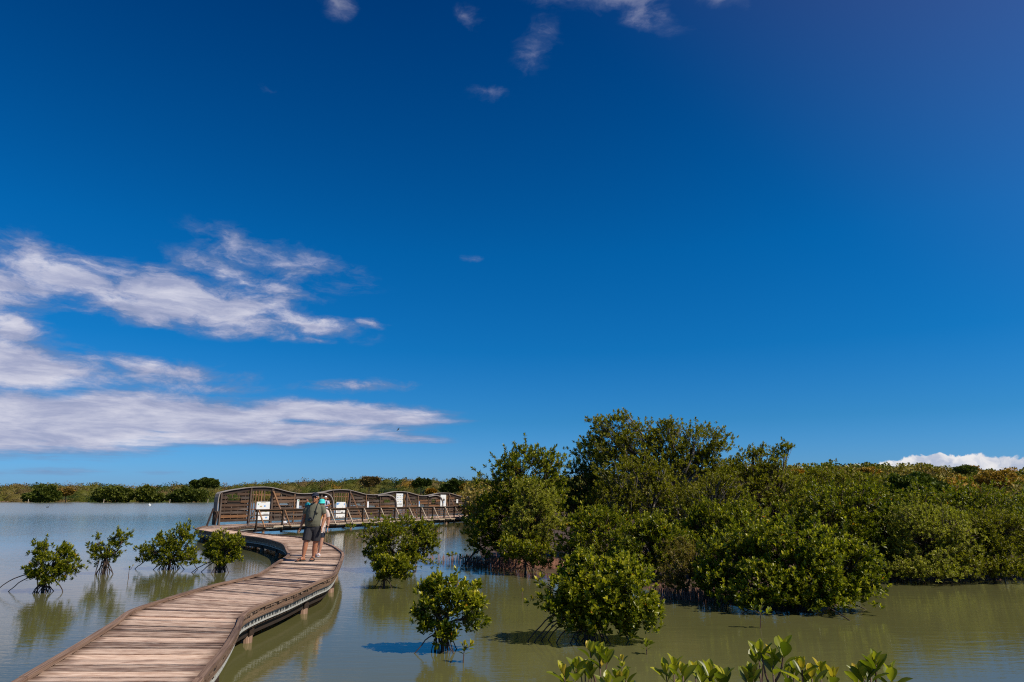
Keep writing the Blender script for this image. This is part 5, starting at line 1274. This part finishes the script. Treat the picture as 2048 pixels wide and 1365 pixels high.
for s_ in (-1, 1):
    b = MB(); pts = [c0+V3((s_*.07, .02, .02)), co+V3((s_*.078-.002, -.176, 1.20)), co+V3((s_*.088+.005, -.149, 1.32)), co+V3((s_*.090+.01, -.102, 1.41)), co+V3((s_*.084+.01, -.03, 1.470)), co+V3((s_*.045+.01, .072, 1.482))]
    b.ribbon(catmull(pts, 4), lambda i, p, d: [p-V3((.008, 0, 0)), p+V3((.008, 0, 0)), p+V3((.008, -.003, .003)), p-V3((.008, .003, -.003))], .5); b.build('neck_strap', M['black'], e)

# the woman close behind him
JW = dict(head=(.02, -.02, 1.625), neck=(.01, .0, 1.45),
          torso_skin=[(0, 0, .86, .15, .10), (0, 0, 1.0, .145, .10), (0, 0, 1.2, .15, .10), (0, 0, 1.36, .165, .085), (.005, 0, 1.43, .11, .07), (.01, 0, 1.47, .055, .05)],
          arm_a=((-.18, .01, 1.38), (-.25, .06, 1.10), (-.24, -.06, .88)), hand_a=(.0, -.15, -1), arm_b=((.185, .01, 1.38), (.262, .03, 1.10), (.262, -.05, .86)), hand_b=(.02, -.12, -1), curl=.5,
          leg_a=((-.08, 0, .86), (-.085, .06, .48), (-.105, .12, .095)), leg_b=((.085, 0, .86), (.09, -.05, .49), (.045, -.08, .095)), toe_a=(-.2, -1, 0), toe_b=(.1, -1, 0))
def woman_clothes(J, part, fin, h):
    b = MB(); zr(b, [(0, 0, .70, .205, .15), (0, 0, .80, .20, .145), (0, -.005, .95, .185, .135), (0, -.012, 1.1, .175, .13), (0, -.015, 1.24, .182, .135), (.003, 0, 1.36, .182, .105), (.006, .002, 1.43, .13, .085), (.01, .004, 1.468, .075, .066)])
    shirt_sleeves(b, J, .70, (.074, .074, .070)); part('tunic', b, M['beige'], .009)
    b = MB(); zr(b, [(0, 0, .74, .15, .11), (0, 0, .85, .17, .12)]); shorts(b, J, .80, (.11, .105, .09)); part('shorts', b, M['navy'], .009)
    hr = MB(); hr.rings([(h+V3((0, .022, z)), (rx, 0, 0), (0, ry, 0)) for z, rx, ry in ((-.10, .05, .045), (-.06, .078, .075), (-.02, .086, .092), (.045, .085, .096))], 16); part('hair', hr, M['hair'], None)
    c = MB(); c.rings([(h+V3((0, .0, z)), (rx, 0, 0), (0, ry, 0)) for z, rx, ry in ((-.012, .112, .145), (-.002, .114, .147), (.020, .094, .118), (.06, .093, .112), (.098, .084, .102), (.122, .056, .07), (.132, .016, .02))], 20); part('sun_hat', c, M['turq'], None)
    st = MB(); pts = [V3((.10, .05, 1.475)), V3((.115, -.09, 1.40)), V3((.10, -.150, 1.25)), V3((.03, -.160, 1.05)), V3((-.08, -.150, .95))]
    st.ribbon(catmull(pts, 4), lambda i, p, d: [p-V3((.018, 0, 0)), p+V3((.018, 0, 0)), p+V3((.018, -.006, 0)), p-V3((.018, .006, 0))], .5); part('bag_strap', st, M['orange'], None)
    wr, el_ = V3(J['arm_b'][2]), V3(J['arm_b'][1]); br = MB(); br.tube([tuple(wr.lerp(el_, .05)), tuple(wr.lerp(el_, .17))], [.036, .039], 12); part('wristband', br, M['black'], None)
    lp = MB(); lp.ell(h+V3((0, -.101, -.066)), (.022, .009, .007), 10, 6); part('mouth', lp, M['lip'], None)
    for s_ in (-1, 1):
        ey = MB(); ey.ell(h+V3((s_*.031, -.089, .006)), (.013, .010, .008), 10, 6); part('eye', ey, M['eye'], None)
    sandals(J, part, M['whitecloth'], M['whitecloth'])
pw = onz(632, 1113, DECKZ)
person('woman in turquoise sun hat and pale pink tunic walking half hidden behind the man', (pw.x+.06, pw.y, DECKZ+0.008), JW, M['skin2'], woman_clothes, 0.905)

# two visitors by the wall
def deckmid(px, f=0.5):
    A, B_ = NA.lerp(WA, f), NB.lerp(WB, f); d = ray(px, 1020); dd = B_-A; n_ = V3((d.y, -d.x, 0)); t_ = (CAMP-A).dot(n_)/dd.dot(n_); return A+dd*t_
JV = dict(head=(0, -.03, 1.60), neck=(0, .0, 1.44),
          torso_skin=[(0, 0, .86, .15, .10), (0, 0, 1.0, .15, .105), (0, 0, 1.2, .155, .105), (0, 0, 1.36, .17, .09), (0, 0, 1.43, .11, .07), (0, 0, 1.46, .055, .05)],
          arm_a=((-.18, .01, 1.37), (-.24, -.02, 1.10), (-.07, -.22, 1.07)), hand_a=(.5, -.3, .0), arm_b=((.18, .01, 1.37), (.25, -.02, 1.10), (.08, -.22, 1.06)), hand_b=(-.5, -.3, .0), curl=.6,
          leg_a=((-.085, 0, .86), (-.10, .0, .49), (-.11, .02, .095)), leg_b=((.085, 0, .86), (.10, 0, .49), (.11, .02, .095)), toe_a=(-.2, -1, 0), toe_b=(.2, -1, 0))
def vis_clothes(top, cap):
    def f(J, part, fin, h):
        b = MB(); zr(b, [(0, 0, .84, .18, .13), (0, -.005, .95, .18, .135), (0, -.01, 1.1, .175, .135), (0, -.01, 1.24, .182, .13), (0, 0, 1.36, .185, .105), (0, .002, 1.43, .13, .085), (0, .004, 1.46, .075, .066)])
        shirt_sleeves(b, J, .66); part('shirt', b, top, .012)
        b = MB(); zr(b, [(0, 0, .74, .15, .11), (0, 0, .80, .18, .125), (0, 0, .88, .175, .125)]); shorts(b, J, .9); part('shorts', b, M['navy'], .012)
        hr = MB(); top_ = .045 if cap else .118
        hr.rings([(h+V3((0, .020, z)), (rx, 0, 0), (0, ry, 0)) for z, rx, ry in ([(-.09, .05, .045), (-.05, .076, .075), (0, .084, .092), (.05, .086, .097)]+([] if cap else [(.09, .076, .092), (.118, .046, .06), (.13, .012, .018)]))], 16); part('hair', hr, M['hair'], None)
        if cap:
            cap_parts(part, h, M['whitecloth'])
            for s_ in (-1, 1):
                st = MB(); pts = [V3((s_*.11, .09, 1.40)), V3((s_*.115, .02, 1.465)), V3((s_*.115, -.09, 1.40)), V3((s_*.125, -.145, 1.25)), V3((s_*.15, -.10, 1.08)), V3((s_*.165, .05, 1.02))]
                st.ribbon(catmull(pts, 4), lambda i, p, d: [p-V3((.028, 0, 0)), p+V3((.028, 0, 0)), p+V3((.028, -.010, 0)), p-V3((.028, .010, 0))], .5); part('backpack_strap', st, M['navy'], None)
            bp = MB(); bp.rings([((0, .17, z), (rx, 0, 0), (0, ry, 0)) for z, rx, ry in ((.98, .11, .05), (1.02, .15, .08), (1.25, .155, .085), (1.38, .13, .07), (1.42, .07, .03))], 16); part('backpack', bp, M['navy'], None)
        lp = MB(); lp.ell(h+V3((0, -.101, -.066)), (.022, .009, .006), 8, 6); part('mouth', lp, M['lip'], None)
        for s_ in (-1, 1):
            ey = MB(); ey.ell(h+V3((s_*.031, -.089, .006)), (.013, .010, .008), 8, 6); part('eye', ey, M['eye'], None)
        sandals(J, part, M['sole'], M['sole'])
    return f
q = deckmid(650.3, .42)
person('visitor in a white cap with dark backpack straps, reading by the second curved rib', (q.x, q.y, DECKZ+0.008), JV, M['skin'], vis_clothes(M['tee'], True), 1.03, vox=0.009)
JV2 = dict(JV); JV2['yaw'] = math.radians(-35)
q = deckmid(614.5, .4)
person('dark haired visitor in a teal top by the wall, mostly hidden behind the man', (q.x, q.y, DECKZ+0.008), JV2, M['skin'], vis_clothes(M['teal'], False), 0.93, vox=0.009)
q = deckmid(571, .35)
b = MB(); b.rings([(q+V3((0, 0, z)), (rx, 0, 0), (0, ry, 0)) for z, rx, ry in ((.004, .14, .07), (.03, .16, .08), (.12, .14, .06), (.16, .06, .02))], 16); b.tube([tuple(q+V3((-.07, 0, .18))), tuple(q+V3((-.05, 0, .30))), tuple(q+V3((.05, 0, .30))), tuple(q+V3((.07, 0, .18)))], .012, 6)
tag(b.build('bag', M['whitecloth'], None, True), 'small white bag lying on the deck behind the first slanting props', 'bag')
